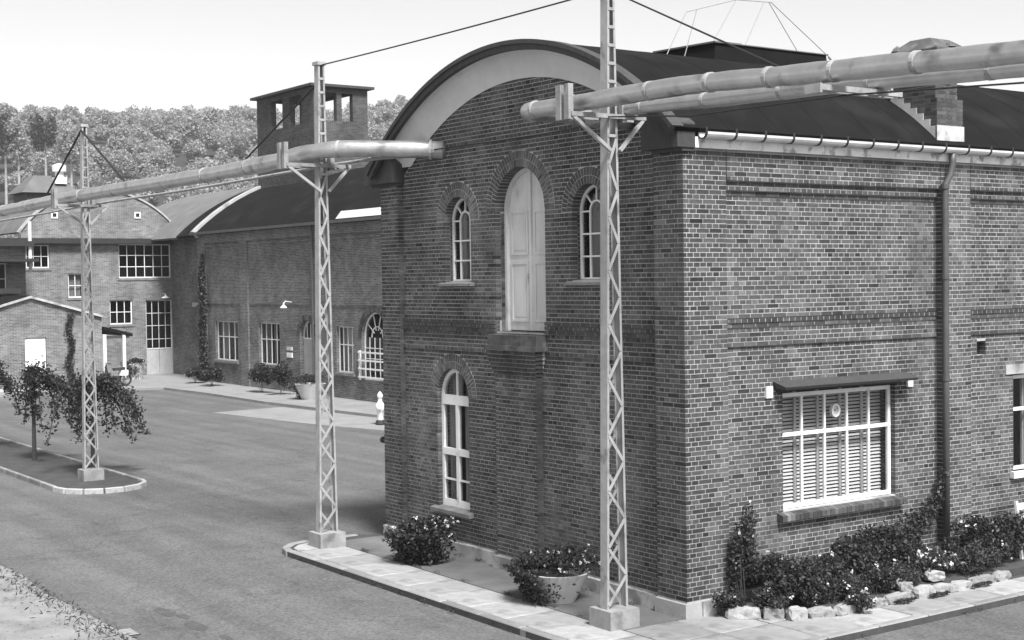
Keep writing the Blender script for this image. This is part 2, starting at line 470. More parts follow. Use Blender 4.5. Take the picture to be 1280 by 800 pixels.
# ------------------------------------------------------------------ leaves
def leaf_mesh(name, cen, size, mat_, flat=0.0, seed=1, wfac=0.55, curl=0.0):
    r = np.random.default_rng(seed)
    n = len(cen)
    cen = np.asarray(cen, dtype=np.float64)
    a = r.normal(size=(n, 3)); a[:, 2] *= (1-flat)
    a /= np.linalg.norm(a, axis=1)[:, None]+1e-9
    b = r.normal(size=(n, 3)); b[:, 2] *= (1-flat)
    b -= a*np.sum(a*b, 1)[:, None]
    b /= np.linalg.norm(b, axis=1)[:, None]+1e-9
    s = (np.asarray(size)*r.uniform(0.65, 1.35, n))[:, None]
    v = np.empty((n, 4, 3))
    v[:, 0] = cen-a*s*0.5; v[:, 1] = cen+b*s*wfac*0.5; v[:, 2] = cen+a*s*0.5; v[:, 3] = cen-b*s*wfac*0.5
    me = bpy.data.meshes.new(name)
    me.vertices.add(n*4); me.vertices.foreach_set('co', v.ravel().astype(np.float32))
    me.loops.add(n*4); me.loops.foreach_set('vertex_index', np.arange(n*4, dtype=np.int32))
    me.polygons.add(n); me.polygons.foreach_set('loop_start', np.arange(0, n*4, 4, dtype=np.int32))
    me.update(calc_edges=True)
    me.materials.append(mat_)
    return me
def lumpy(n, c, rad, seed, lumps=9, shell=0.55, bottom=-1.0):
    """points through a lumpy ellipsoid: clumps with gaps between them"""
    r = np.random.default_rng(seed)
    out = []
    d = r.normal(size=(lumps, 3)); d /= np.linalg.norm(d, axis=1)[:, None]
    d[:, 2] = np.where(d[:, 2] < bottom, -d[:, 2], d[:, 2])
    cc = d*r.uniform(0.35, 0.75, lumps)[:, None]
    rr = r.uniform(0.28, 0.5, lumps)
    k = r.integers(0, lumps, n)
    p = r.normal(size=(n, 3)); p /= np.linalg.norm(p, axis=1)[:, None]
    p *= (r.uniform(shell**3, 1, n)**(1/3))[:, None]
    q = cc[k]+p*rr[k][:, None]
    return np.asarray(c)+q*np.asarray(rad)

# ================================================================== GROUND
mb = MB(); mb.box(-900, 200, -350, 850, -1.0, -0.1)
struct('road', mb, M['asphalt'])
# front and side pavement (base slab; the laid slabs and kerb stones are its children)
def arc_pts(cx, cy, r, a0, a1, n=8):
    return [(cx+r*math.cos(math.radians(a0+(a1-a0)*i/n)), cy+r*math.sin(math.radians(a0+(a1-a0)*i/n))) for i in range(n+1)]
KY, KX, LX = -2.12, 1.90, -8.75
outer = arc_pts(LX+0.75, KY+0.75, 0.75, 180, 270) + arc_pts(KX-0.8, KY+0.8, 0.8, 270, 360) + [(KX, 16.0), (-0.2, 16.0), (-0.2, 0.3), (LX+0.35, 0.3), (LX+0.1, -0.2)]
mb = MB(); mb.prism(outer, -0.3, -0.012)
PAVE = struct('pavement', mb, M['joint'])
def stone_mesh(name, lx, ly, lz, mat_, bev=0.008, seed=0):
    bm = bmesh.new(); bmesh.ops.create_cube(bm, size=1)
    bmesh.ops.scale(bm, vec=(lx, ly, lz), verts=bm.verts)
    bmesh.ops.bevel(bm, geom=bm.edges[:], offset=bev, segments=1, affect='EDGES')
    me = bpy.data.meshes.new(name); bm.to_mesh(me); bm.free(); me.materials.append(mat_)
    return me
def put(name, me, loc, rotz=0.0, parent=None):
    o = bpy.data.objects.new(name, me); COL.objects.link(o)
    o.location = loc; o.rotation_euler = (0, 0, rotz); o.parent = parent
    return o
# laid slabs: outer row along the front, wider field at the corner, row along the side
slab_a = stone_mesh('slab', 0.874, 0.85, 0.06, M['slab'])
x = -7.85
while x < 0.55:
    put('slab', slab_a, (x+0.45, KY+0.15+0.44, -0.03+random.uniform(-0.004, 0.003)), random.uniform(-0.004, 0.004), PAVE); x += 0.9
slab_b = stone_mesh('slab', 0.874, 0.874, 0.06, M['slab'])
for i in range(2):
    for j in range(3):
        put('slab', slab_b, (0.42+0.9*i, KY+0.15+0.88+0.45+0.9*j-0.0, -0.03+random.uniform(-0.004, 0.003)), 0, PAVE) if not (i == 1 and j == 9) else None
put('slab', slab_a, (1.2, KY+0.59, -0.031), 0, PAVE)
slab_c = stone_mesh('slab', 0.59, 0.974, 0.06, M['slab'])
y = 1.58
while y < 10:
    put('slab', slab_c, (1.44, y+0.5, -0.03+random.uniform(-0.004, 0.003)), 0, PAVE); y += 1.0
# inner strip by the wall: old tarmac
mb = MB(); mb.box(LX+0.45, -0.05, KY+1.04, 0.05, -0.1, -0.004)
part('tarmac_strip', mb, mat('old_tarmac', 0.12, 0.9, 0.3, 1.5, 0.5, 70.0, dark=(1.2, 0.58, 0.7)), PAVE)
kerb_m = stone_mesh('kerb_stone', 0.985, 0.14, 0.24, M['kerb'], 0.015)
x = LX+0.75
while x < KX-1.0:
    put('kerb_stone', kerb_m, (x+0.5, KY+0.072, -0.115+random.uniform(-0.004, 0.004)), random.uniform(-0.006, 0.006), PAVE); x += 1.0
y = KY+0.85
while y < 12:
    put('kerb_stone', kerb_m, (KX-0.072, y+0.5, -0.115), math.pi/2, PAVE); y += 1.0
ks = stone_mesh('kerb_stone', 0.36, 0.14, 0.24, M['kerb'], 0.015)
for i in range(3):
    a = math.radians(195+30*i)
    put('kerb_stone', ks, (LX+0.75+0.68*math.cos(a), KY+0.75+0.68*math.sin(a), -0.115), a+math.pi/2, PAVE)
    a = math.radians(285+30*i)
    put('kerb_stone', ks, (KX-0.8+0.73*math.cos(a), KY+0.8+0.73*math.sin(a), -0.115), a+math.pi/2, PAVE)
put('kerb_stone', kerb_m, (LX+0.09, KY+1.25, -0.115), math.pi/2+0.05, PAVE)
# end slabs inside the rounded kerb
mb = MB(); mb.prism([(-7.87, KY+0.15), (-7.87, KY+1.02), (LX+0.2, KY+1.02), (LX+0.2, KY+0.75), (LX+0.33, KY+0.42), (LX+0.55, KY+0.22)], -0.09, -0.001)
part('end_slab', mb, M['slab'], PAVE)

# verge of dry gravel and grass, bottom left
mb = MB()
ed = [(-60+1.5*i, -6.42+random.uniform(-0.08, 0.08)-0.0) for i in range(60)]
mb.prism([(e[0], e[1]) for e in ed]+[(ed[-1][0], -60), (-60, -60)], -0.4, -0.05)
VERGE = struct('verge', mb, M['verge'])
r = np.random.default_rng(3)
n = 2600
g = np.stack([r.uniform(-22, 4, n), -6.45+np.abs(r.normal(0, 0.28, n))*-1+0.04, r.uniform(-0.06, 0.02, n)], 1)
o = link('verge_grass', leaf_mesh('verge_grass', g, 0.09, M['leaf2'], 0.2, 5, 0.2), None, 'stuff', 'dry grass growing along the edge of the road', 'grass')
n = 2200
g = np.stack([r.uniform(-16, 3, n), r.uniform(-11, -6.5, n), np.full(n, -0.045)], 1)
mb = MB()
for p in g:
    s = r.uniform(0.012, 0.035); q = [(p[0]+s*r.uniform(.6, 1)*math.cos(k*1.6), p[1]+s*r.uniform(.6, 1)*math.sin(k*1.6)) for k in range(4)]
    mb.hexa([(a, b, -0.06) for a, b in q]+[(a*0.75+p[0]*0.25, b*0.75+p[1]*0.25, -0.05+s*0.6) for a, b in q])
link('verge_pebbles', mb.mesh('verge_pebbles', M['verge']), None, 'stuff', 'loose pebbles scattered over the pale verge', 'gravel')

# rear court paving and pale patch
edge = [(-44, -14), (-47.6, 3.8), (-48.3, 6.0), (-48.3, 9.3), (-47.7, 11.1), (-43.2, 11.3), (-37.3, 11.2), (-29.3, 11.7), (-20, 12.2), (-20, 15), (-60, 17), (-60, -14)]
mb = MB(); mb.prism(edge, -0.3, 0.0)
COURT = struct('court_paving', mb, M['court'])
mb = MB(); mb.prism([(-35.15, 8.1), (-28.9, 8.9), (-24.0, 10.0), (-24.0, 12.2), (-29.3, 11.69), (-35.5, 11.1)], -0.12, -0.094)
part('pale_patch', mb, M['court'], COURT)
mb = MB()
for (x, y, a, b) in ((-5.32, -5.42, .34, .12), (-4.89, -5.3, .22, .07), (-4.2, -5.39, .30, .13), (-3.34, -5.31, .16, .06)):
    p = MB(); n = 12
    pts = [(x+a*(0.8+0.4*random.random())*math.cos(2*math.pi*k/n), y+b*(0.8+0.4*random.random())*math.sin(2*math.pi*k/n)) for k in range(n)]
    p.prism(pts, -0.12, -0.095)
    part('tar_patch', p, M['patch'], bpy.data.objects['road'])
p = MB()
p.box(-4.62, -4.22, -6.40, -6.18, -0.12, -0.088)
dg = thing('drain_grate', 'small black drain grate at the foot of the verge', 'drain', (-4.42, -6.3, -0.1))
part('frame', p, M['dsteel'], dg)
for i in range(5):
    q = MB(); q.box(-4.60+0.08*i, -4.56+0.08*i, -6.39, -6.19, -0.09, -0.082)
    part('bar', q, M['steel'], dg)

# traffic island
IX = -17.6
isl = arc_pts(IX-1.0, -1.83, 1.0, 90, -90, 14)
mb = MB(); mb.prism(isl+[(-70, -2.83), (-70, -0.83)], -0.3, -0.03)
ISL = struct('traffic_island', mb, M['lawn'])
ki = stone_mesh('kerb_stone', 0.985, 0.10, 0.18, M['kerb'], 0.015)
x = IX-1.05
while x > -48:
    put('kerb_stone', ki, (x-0.5, -2.85, -0.07), 0, ISL)
    put('kerb_stone', ki, (x-0.5, -0.81, -0.07), 0, ISL); x -= 1.0
kw = stone_mesh('kerb_stone', 0.43, 0.10, 0.18, M['kerbw'], 0.015)
for i in range(7):
    a = math.radians(-90+180*(i+0.5)/7)
    put('kerb_stone', kw, (IX-1.0+1.02*math.cos(a), -1.83+1.02*math.sin(a), -0.07), a+math.pi/2, ISL)

# ================================================================== MAIN BUILDING
XC, ZP, CH = -4.02, 0.22, 0.0667
WL, WR = -8.25, 0.0                       # facade ends
BUILD_L = 15.0
PL_IN, PR_IN = -7.62, -0.62               # inner edges of the corner pilasters
A1 = (5.26, 2.64)                         # wall arc: radius, centre height
A2 = (5.94, 2.44)                         # roof arc
BLD = thing('brick_building', 'dark brick hall with curved gable, arched windows and high white door', 'building', (-4, 5, 0))

H_DOOR = (-4.68, -3.32, 3.84, 5.80, True)
H_WL = (-6.22, -5.42, 4.66, 5.70, True)
H_WR = (-2.62, -1.82, 4.66, 5.70, True)
H_LOW = (-6.54, -5.56, 0.75, 2.68, True)
F_HOLES = [H_DOOR, H_WL, H_WR, H_LOW]
H_SW = (1.98, 4.42, 1.27, 3.00, False)
H_SW2 = (7.40, 9.70, 1.37, 3.00, False)
H_VENT = (6.45, 6.66, 3.35, 3.58, False)
S_HOLES = [H_SW, H_SW2, H_VENT]
RING = 0.262
REC = 0.10                                # panels lie this far behind the pilasters

def arc_top(a, u): return a[1]+math.sqrt(max(0.0, a[0]**2-(u-XC)**2))

BRK = {'front': [], 'side': []}           # collected bricks: (u0,u1,z0,z1,d, full?)
def cut(iv, lo, hi):
    out = []
    for a, b in iv:
        if hi <= a or lo >= b: out.append((a, b)); continue
        if lo > a: out.append((a, lo))
        if hi < b: out.append((hi, b))
    return out
def lay(wall, k, u0, u1, d, holes=(), phase=0.0, dk=None, limit=None):
    z0 = ZP+k*CH; z1 = z0+CH; zm = (z0+z1)/2
    iv = [(u0, u1)]
    if limit:
        R, zc = limit
        q = R*R-(z1-zc)**2
        if z1 > zc+0.1*R:
            if q <= 0: return
            h = math.sqrt(q)
            iv = [(max(u0, XC-h), min(u1, XC+h))]
    for h in holes:
        c, r = (h[0]+h[1])/2, (h[1]-h[0])/2
        if not h[4]:
            if z1 > h[2]+0.01 and z0 < h[3]-0.01: iv = cut(iv, h[0], h[1])
        else:
            ro = r+RING
            if z1 > h[2]+0.01 and zm < h[3]: iv = cut(iv, h[0], h[1])
            elif zm >= h[3]:
                zz = max(0.0, (z0 if zm > h[3] else z1)-h[3])
                q = ro*ro-max(0.0, zm-h[3])**2
                if q > 0: iv = cut(iv, c-math.sqrt(q), c+math.sqrt(q))
    st = 0.24 if k % 2 == 0 else 0.12
    ph = phase + (0.06 if k % 2 else (0.12 if (k//2) % 2 else 0.0))
    for a, b in iv:
        if b-a < 0.03: continue
        e = [a]
        i = math.floor((a-ph)/st)+1
        while ph+i*st < b-1e-6:
            u = ph+i*st
            if u-e[-1] > 0.045 and b-u > 0.045: e.append(u)
            i += 1
        e.append(b)
        for p, q in zip(e, e[1:]):
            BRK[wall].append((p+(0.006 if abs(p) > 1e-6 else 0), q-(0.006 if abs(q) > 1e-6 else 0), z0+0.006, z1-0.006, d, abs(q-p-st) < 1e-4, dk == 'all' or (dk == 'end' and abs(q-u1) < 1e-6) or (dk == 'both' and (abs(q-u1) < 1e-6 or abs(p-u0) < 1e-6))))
FP = {57: -.035, 58: -.035, 59: -.035, 56: -.015, 52: -.03}        # corbelled string courses of the front
def front_wall():
    for k in range(0, 117):
        z0 = ZP+k*CH
        alt = 0.108 if k % 2 else 0.0
        if z0+CH < 6.44:
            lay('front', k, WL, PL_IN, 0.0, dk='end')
            lay('front', k, PR_IN, WR-alt, 0.0)
        if z0 < 3.56:
            bx0, bx1 = -4.58, -3.43
            if z0 > 3.10:                                          # corbelled head of the bay
                s = min(1.0, (z0-3.10)/0.40)
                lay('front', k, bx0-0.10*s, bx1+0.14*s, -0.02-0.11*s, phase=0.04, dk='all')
                bx0, bx1 = bx0-0.10*s, bx1+0.14*s
            else:
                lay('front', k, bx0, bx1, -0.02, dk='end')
            lay('front', k, PL_IN-0.03, bx0+0.03, REC+FP.get(k+3, 0), F_HOLES)
            lay('front', k, bx1-0.03, PR_IN+0.03, REC+FP.get(k+3, 0), F_HOLES)
        else:
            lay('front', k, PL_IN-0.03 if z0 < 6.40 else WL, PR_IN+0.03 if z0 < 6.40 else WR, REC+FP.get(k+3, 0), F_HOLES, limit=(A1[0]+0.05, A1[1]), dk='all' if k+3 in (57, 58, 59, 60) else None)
front_wall()
SP = {61: -.03, 60: -.03, 59: -.015, 55: -.03}
def side_wall():
    for k in range(0, 93):
        z0 = ZP+k*CH
        alt = 0.0 if k % 2 else 0.108
        lay('side', k, alt, 0.81, 0.0)
        for a, b, pa, pb in ((0.81, 5.42, 0, 0), (6.16, 11.0, 0, 0)):
            zt = z0+CH/2
            d = REC+SP.get(k+3, 0)
            if zt > 6.03: d = 0.0
            elif zt > 5.90: d = 0.05
            elif zt > 5.83: d = 0.085
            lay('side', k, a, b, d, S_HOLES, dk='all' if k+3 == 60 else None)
        lay('side', k, 5.42, 6.16, 0.0)
side_wall()

# mortar backing with the same openings
def grow(h, g=0.0): return (h[0]-g, h[1]+g, h[2], h[3], h[4])
mb = MB()
DM = 0.003
holed_wall(mb, FRONT, PL_IN-0.05, PR_IN+0.05, 0, lambda u: max(6.3, arc_top(A1, u)+0.05), [grow(h, 0.012) for h in F_HOLES], REC+DM, 0.28)
for a, b, s in ((WL+0.004, PL_IN-0.016, 1), (PR_IN+0.012, WR-0.009, 1)):
    ubox(mb, FRONT, a, b, 0, 6.44, DM, 0.35)
ubox(mb, FRONT, -4.568, -3.448, 0, 3.1, -0.02+DM, 0.2)
for k in range(60):
    z = ZP+k*CH
    if 3.10 < z < 3.56:
        s = min(1.0, (z-3.10)/0.40)
        ubox(mb, FRONT, -4.56-0.10*s, -3.45+0.14*s, z, z+CH, -0.02-0.11*s+DM+0.002, 0.2)
for k, v in FP.items():
    z = ZP+(k-3)*CH
    for a, b in (((PL_IN, -4.70), (-3.28, PR_IN)) if z < 4.2 else ((PL_IN, PR_IN),)):
        ubox(mb, FRONT, a, b, z+0.008, z+CH-0.008, REC+v+DM, REC+0.1)
FW = part('front_wall', mb, M['shade_mortar'], BLD)
mb = MB()
holed_wall(mb, SIDE, 0.80, 11.0, 0, 6.45, [grow(h, 0.012) for h in S_HOLES], REC+DM, 0.28)
ubox(mb, SIDE, 0.009, 0.801, 0, 6.45, DM, 0.34)
ubox(mb, SIDE, 5.429, 6.151, 0, 6.45, DM, 0.34)
for a, b in ((0.82, 5.41), (6.17, 11.0)):
    ubox(mb, SIDE, a, b, 6.03, 6.45, DM, 0.2)
    ubox(mb, SIDE, a, b, 5.90, 6.03, 0.05+DM, 0.2)
    ubox(mb, SIDE, a, b, 5.83, 5.90, 0.085+DM, 0.2)
    for k, v in SP.items():
        z = ZP+(k-3)*CH
        ubox(mb, SIDE, a, b, z+0.008, z+CH-0.008, REC+v+DM, REC+0.1)
SW = part('side_wall', mb, M['mortar'], BLD)

# the bricks: the 300 that show largest are objects, the rest one mesh per wall
def px_area(wall, b):
    c = Vector((FRONT if wall == 'front' else SIDE).p((b[0]+b[1])/2, (b[2]+b[3])/2, b[4]))
    v = c-CAM_LOC
    nrm = Vector((0, -1, 0)) if wall == 'front' else Vector((1, 0, 0))
    x = v.dot(_R2)/v.dot(_F)*1785
    y = v.dot(_U2)/v.dot(_F)*1785
    if abs(x) > 600 or y < -330: return 0
    return (b[1]-b[0])*abs(v.normalized().dot(nrm))/v.length**2
cand = []
for w in BRK:
    for i, b in enumerate(BRK[w]):
        if b[5] and not b[6] and b[1]-b[0] > 0.2:
            c3 = (b[0]+b[1])/2
            if w == 'side' and b[2] < 1.25: continue             # behind the flower bed
            cand.append((px_area(w, b), w, i))
cand.sort(reverse=True)
chosen = {(w, i) for _, w, i in cand[:300]}
def tone(): return min(1.0, max(0.0, random.gauss(0.42, 0.15)))
brick_mesh = {}
for t in range(8):
    q = MB(); q.box(-0.1145, 0.1145, 0, 0.105, -CH/2+0.0055, CH/2-0.0055, tone=0.1+0.8*t/7)
    brick_mesh[t] = q.mesh('brick', M['brick'])
for w, P, wall in (('front', FRONT, FW), ('side', SIDE, SW)):
    mb = MB()
    for i, b in enumerate(BRK[w]):
        j = max(-0.003, min(0.0008, random.gauss(-0.0005, 0.0010)))
        if (w, i) in chosen:
            me = brick_mesh[min(7, max(0, int(random.gauss(2.8, 1.3))))]
            o = bpy.data.objects.new('brick', me); COL.objects.link(o)
            o.location = P.p((b[0]+b[1])/2, (b[2]+b[3])/2, b[4]+j)
            if w == 'side': o.rotation_euler = (0, 0, math.pi/2)
            o.parent = wall
        else:
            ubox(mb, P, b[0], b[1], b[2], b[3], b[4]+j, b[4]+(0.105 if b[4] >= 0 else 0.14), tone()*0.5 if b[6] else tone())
    # voussoirs of the arched openings
    for h in (F_HOLES if w == 'front' else []):
        c, r0 = (h[0]+h[1])/2, (h[1]-h[0])/2
        for ring in range(2):
            ra, rb = r0+ring*0.131, r0+ring*0.131+0.122
            n = int(math.pi*(ra+rb)/2/0.067)
            for k in range(n):
                a, b = math.pi*k/n, math.pi*(k+1)/n
                g0 = 0.006/ra
                pts = [(c+rr*math.cos(t), h[3]+rr*math.sin(t)) for rr, t in ((ra, a+g0), (rb, a+g0*ra/rb), (rb, b-g0*ra/rb), (ra, b-g0))]
                dd = REC-0.003+random.gauss(0, 0.001)
                mb.hexa([P.p(u, z, REC+0.27) for u, z in pts]+[P.p(u, z, dd) for u, z in pts], min(1.0, tone()+0.12))
    for h in (F_HOLES if w == 'front' else S_HOLES):        # jamb bricks of the reveals
        zz = h[2]
        while zz < h[3]-0.03:
            for sgn, u in ((-1, h[0]), (1, h[1])):
                ubox(mb, P, *(sorted((u, u+sgn*0.05))), zz+0.005, min(h[3], zz+CH)-0.005, REC+0.112, REC+0.27, tone())
            zz += CH
    o = link('brickwork', mb.mesh('brickwork', M['brick']), wall, 'stuff')
    if w == 'front':
        for h in F_HOLES:
            mb = MB()
            c, r0 = (h[0]+h[1])/2, (h[1]-h[0])/2
            n = 24
            for k in range(n):
                a, b = math.pi*k/n, math.pi*(k+1)/n
                ri, ro = r0+0.004, r0+RING-0.004
                pts = [(c+ri*math.cos(a), h[3]+ri*math.sin(a)), (c+ro*math.cos(a), h[3]+ro*math.sin(a)), (c+ro*math.cos(b), h[3]+ro*math.sin(b)), (c+ri*math.cos(b), h[3]+ri*math.sin(b))]
                mb.hexa([P.p(u, z, REC+0.265) for u, z in pts]+[P.p(u, z, REC+0.001) for u, z in pts])
            link('arch_mortar', mb.mesh('arch_mortar', M['shade_mortar']), wall)

# closed shell behind: left wall, back wall, dark interior lining
mb = MB()
mb.box(WL+0.0, WL+0.3, 0.36, BUILD_L, 0, 6.4)
mb.box(WL+0.3, -0.35, BUILD_L-0.3, BUILD_L, 0, 6.4)
mb.box(-0.36, -0.02, 11.02, BUILD_L, 0, 6.44)
part('rear_wall', mb, M['bwall'], BLD, uv=True)
mb = MB()
n = 24
for z in (3.3,): mb.box(-7.9, -0.4, 0.75, BUILD_L-0.4, z, z+0.2)
mb.box(-7.9, -0.85, 1.35, 1.45, 0.02, 6.4)
mb.box(-1.15, -1.05, 1.5, BUILD_L-0.4, 0.02, 6.4)
part('inner_floor', mb, M['inside'], BLD)

# plinth stones
def plinth(P, u0, u1, d0, n, zt=0.2):
    for i in range(n):
        a, b = u0+(u1-u0)*i/n+0.004, u0+(u1-u0)*(i+1)/n-0.004
        q = MB(); ubox(q, P, a, b, -0.05, zt+random.uniform(-0.006, 0.006), d0+random.uniform(-0.006, 0.006), d0+0.3)
        part('plinth_stone', q, M['plinth'], BLD)
plinth(FRONT, WL-0.02, PL_IN, -0.05, 1)
plinth(FRONT, PL_IN, -4.64, 0.02, 3)
plinth(FRONT, -4.64, -3.38, -0.08, 1)
plinth(FRONT, -3.38, PR_IN, 0.02, 3)
plinth(FRONT, PR_IN, WR+0.04, -0.05, 1)
plinth(SIDE, 0.26, 0.86, -0.04, 1)
plinth(SIDE, 0.86, 10.9, 0.04, 9)

# ---- cornice cove under the curved gable, roof, corbel blocks
mb = MB(); n = 48
def arcpt(a, t):
    """t in 0..1 from left to right between the springing points at z=6.42"""
    R, zc = a
    t0 = math.acos(min(1, (6.72-zc)/R))
    th = -t0+2*t0*t
    return XC+R*math.sin(th), zc+R*math.cos(th)
for i in range(n):
    for j in range(8):
        q = []
        for ii, jj in ((i, j), (i+1, j), (i+1, j+1), (i, j+1)):
            t, s = ii/n, jj/8
            p1, p2 = arcpt((A1[0]-0.035, A1[1]), t), arcpt((A2[0]-0.05, A2[1]), t)
            e = 1-math.cos(s*math.pi/2)
            w = math.sin(s*math.pi/2)
            q.append((p1[0]+(p2[0]-p1[0])*w, REC-0.02-(0.26)*e, p1[1]+(p2[1]-p1[1])*w))
        mb.face(q)
part('cornice_cove', mb, M['plaster'], BLD, smooth=True)
mb = MB(); n = 56
def roof_pt(R, th, y): return (XC+R*math.sin(th), y, A2[1]+R*math.cos(th))
TH0 = math.asin(4.22/A2[0]); TH1 = math.asin(4.14/A2[0])
ys = [-0.24]+[0.75+1.0*i for i in range(15)]+[BUILD_L+0.1]
for a, b in zip(ys, ys[1:]):
    for i in range(n):
        t0, t1 = -TH0+(TH0+TH1)*i/n, -TH0+(TH0+TH1)*(i+1)/n
        Ro, Ri = A2[0]+0.012, A2[0]-0.055
        ro2 = Ro+0.003
        mb.hexa([roof_pt(Ri, t0, a), roof_pt(Ri, t1, a), roof_pt(Ri, t1, b), roof_pt(Ri, t0, b),
                 roof_pt(ro2, t0, a), roof_pt(ro2, t1, a), roof_pt(Ro, t1, b+0.06), roof_pt(Ro, t0, b+0.06)])
ROOF = part('roof', mb, M['felt'], BLD)
mb = MB()                                   # raised dark verge moulding along the gable edge
for i in range(n):
    t0, t1 = -TH0+(TH0+TH1)*i/n, -TH0+(TH0+TH1)*(i+1)/n
    for Ri, Ro, ya, yb in ((A2[0]-0.12, A2[0]-0.03, -0.275, -0.19), (A2[0]-0.03, A2[0]+0.035, -0.31, -0.1)):
        mb.hexa([roof_pt(Ri, t0, ya), roof_pt(Ri, t1, ya), roof_pt(Ri, t1, yb), roof_pt(Ri, t0, yb), roof_pt(Ro, t0, ya), roof_pt(Ro, t1, ya), roof_pt(Ro, t1, yb), roof_pt(Ro, t0, yb)])
part('verge_moulding', mb, M['corbel'], ROOF)
for (a, b, ta, tb) in ((WL-0.32, PL_IN+0.06, WL-0.02, PL_IN+0.14), (PR_IN-0.06, 0.08, PR_IN-0.14, 0.30)):
    mb = MB()
    y0, y1 = -0.16, 0.16
    mb.hexa([(a, y0, 6.45), (b, y0, 6.45), (b, y1, 6.45), (a, y1, 6.45), (a, y0, 6.78), (b, y0, 6.78), (b, y1, 6.78), (a, y1, 6.78)])
    mb.hexa([(a, y0, 6.78), (b, y0, 6.78), (b, y1, 6.78), (a, y1, 6.78), (ta+(0.12 if a < -2 else 0), y0, 6.98), (tb-(0.5 if a > -2 else 0.3), y0, 6.98), (tb-(0.5 if a > -2 else 0.3), y1, 6.98), (ta+(0.12 if a < -2 else 0), y1, 6.98)])
    part('cornice_block', mb, M['corbel'], BLD)
    mb = MB(); mb.box(a+0.1, b-0.02, y0+0.10, y1-0.0, 6.40, 6.449)
    part('block_bearer', mb, M['corbel'], BLD)

# ---- side eaves: fascia, gutter with brackets, downpipe
mb = MB(); mb.box(0.02, 0.07, 0.17, BUILD_L, 6.45, 6.60)
mb.box(-0.3, 0.02, 0.17, BUILD_L, 6.47, 6.56)
part('fascia', mb, M['fascia'], BLD)
mb = MB(); seg = 8
prof = [(0.14+0.085*math.cos(math.pi+math.pi*k/seg), 6.66+0.085*math.sin(math.pi+math.pi*k/seg)) for k in range(seg+1)]
inner = [(0.14+0.075*math.cos(math.pi+math.pi*k/seg), 6.66+0.075*math.sin(math.pi+math.pi*k/seg)) for k in range(seg+1)]
y = 0.24
while y < 12:
    q = MB(); L = 0.56
    for (p, r2) in zip(zip(prof, prof[1:]), zip(inner, inner[1:])):
        (a, b), (c, d) = p, r2
        q.hexa([(a[0], y, a[1]), (b[0], y, b[1]), (b[0], y+L-0.012, b[1]), (a[0], y+L-0.012, a[1]), (c[0], y, c[1]), (d[0], y, d[1]), (d[0], y+L-0.012, d[1]), (c[0], y+L-0.012, c[1])])
    g = part('gutter_length', q, M['zinc'], BLD)
    q = MB()
    for k in range(seg):
        a, b = prof[k], prof[k+1]
        e = 1.12
        def ex(p): return (0.14+(p[0]-0.14)*e, 6.66+(p[1]-6.66)*e)
        aa, bb = ex(a), ex(b)
        q.hexa([(a[0], y-0.02, a[1]), (b[0], y-0.02, b[1]), (b[0], y+0.015, b[1]), (a[0], y+0.015, a[1]), (aa[0], y-0.02, aa[1]), (bb[0], y-0.02, bb[1]), (bb[0], y+0.015, bb[1]), (aa[0], y+0.015, aa[1])])
    q.box(0.22, 0.232, y-0.02, y+0.015, 6.65, 6.72)
    part('bracket', q, M['dsteel'], g)
    y += L
YD = 5.40
mb = MB()
mb.tube([(0.14, YD+0.14, 6.60), (0.14, YD+0.14, 6.44), (0.13, YD+0.10, 6.25), (0.10, YD+0.02, 6.10), (0.10, YD, 5.95), (0.10, YD, 3.0), (0.10, YD, 0.12)], 0.052, 12)
DP = part('downpipe', mb, M['lead'], BLD, smooth=True)
for z in (6.02, 4.6, 3.0, 1.5):
    q = MB(); q.tube([(0.10, YD, z), (0.10, YD, z+0.07)], 0.064, 12); q.box(-0.02, 0.06, YD-0.015, YD+0.015, z+0.02, z+0.05)
    part('pipe_collar', q, M['lead'], DP)

# ---- sills
def sill(P, u0, u1, zt, zb, d0, d1, name='sill'):
    q = MB()
    q.hexa([P.p(u0, zb, d1), P.p(u1, zb, d1), P.p(u1, zt, d1), P.p(u0, zt, d1), P.p(u0, zb-0.0, d0), P.p(u1, zb, d0), P.p(u1, zt-0.045, d0), P.p(u0, zt-0.045, d0)])
    return part(name, q, M['sill'], BLD)
sill(FRONT, -6.34, -5.32, 4.675, 4.585, REC-0.09, REC+0.14)
sill(FRONT, -2.74, -1.72, 4.675, 4.585, REC-0.09, REC+0.14)
sill(FRONT, -6.68, -5.44, 0.775, 0.665, REC-0.10, REC+0.12)
n = 30
for i in range(n):                                         # brick-on-edge sill of the side window
    a, b = 1.84+(4.56-1.84)*i/n+0.004, 1.84+(4.56-1.84)*(i+1)/n-0.004
    q = MB(); q.hexa([SIDE.p(a, 1.15, 0.2), SIDE.p(b, 1.15, 0.2), SIDE.p(b, 1.28, 0.2), SIDE.p(a, 1.28, 0.2), SIDE.p(a, 1.13, -0.02), SIDE.p(b, 1.13, -0.02), SIDE.p(b, 1.215, -0.02), SIDE.p(a, 1.215, -0.02)], tone())
    part('sill_brick', q, M['brick'], SW)
# loading ledge under the door
mb = MB(); mb.box(-4.70, -3.27, -0.145, REC+0.2, 3.56, 3.63); mb.box(-4.66, -3.31, -0.10, REC+0.2, 3.63, 3.80)
part('door_ledge', mb, M['dsill'], BLD)
mb = MB(); mb.box(-4.68, -3.32, REC+0.02, REC+0.3, 3.80, 3.845)
part('threshold', mb, M['corbel'], BLD)

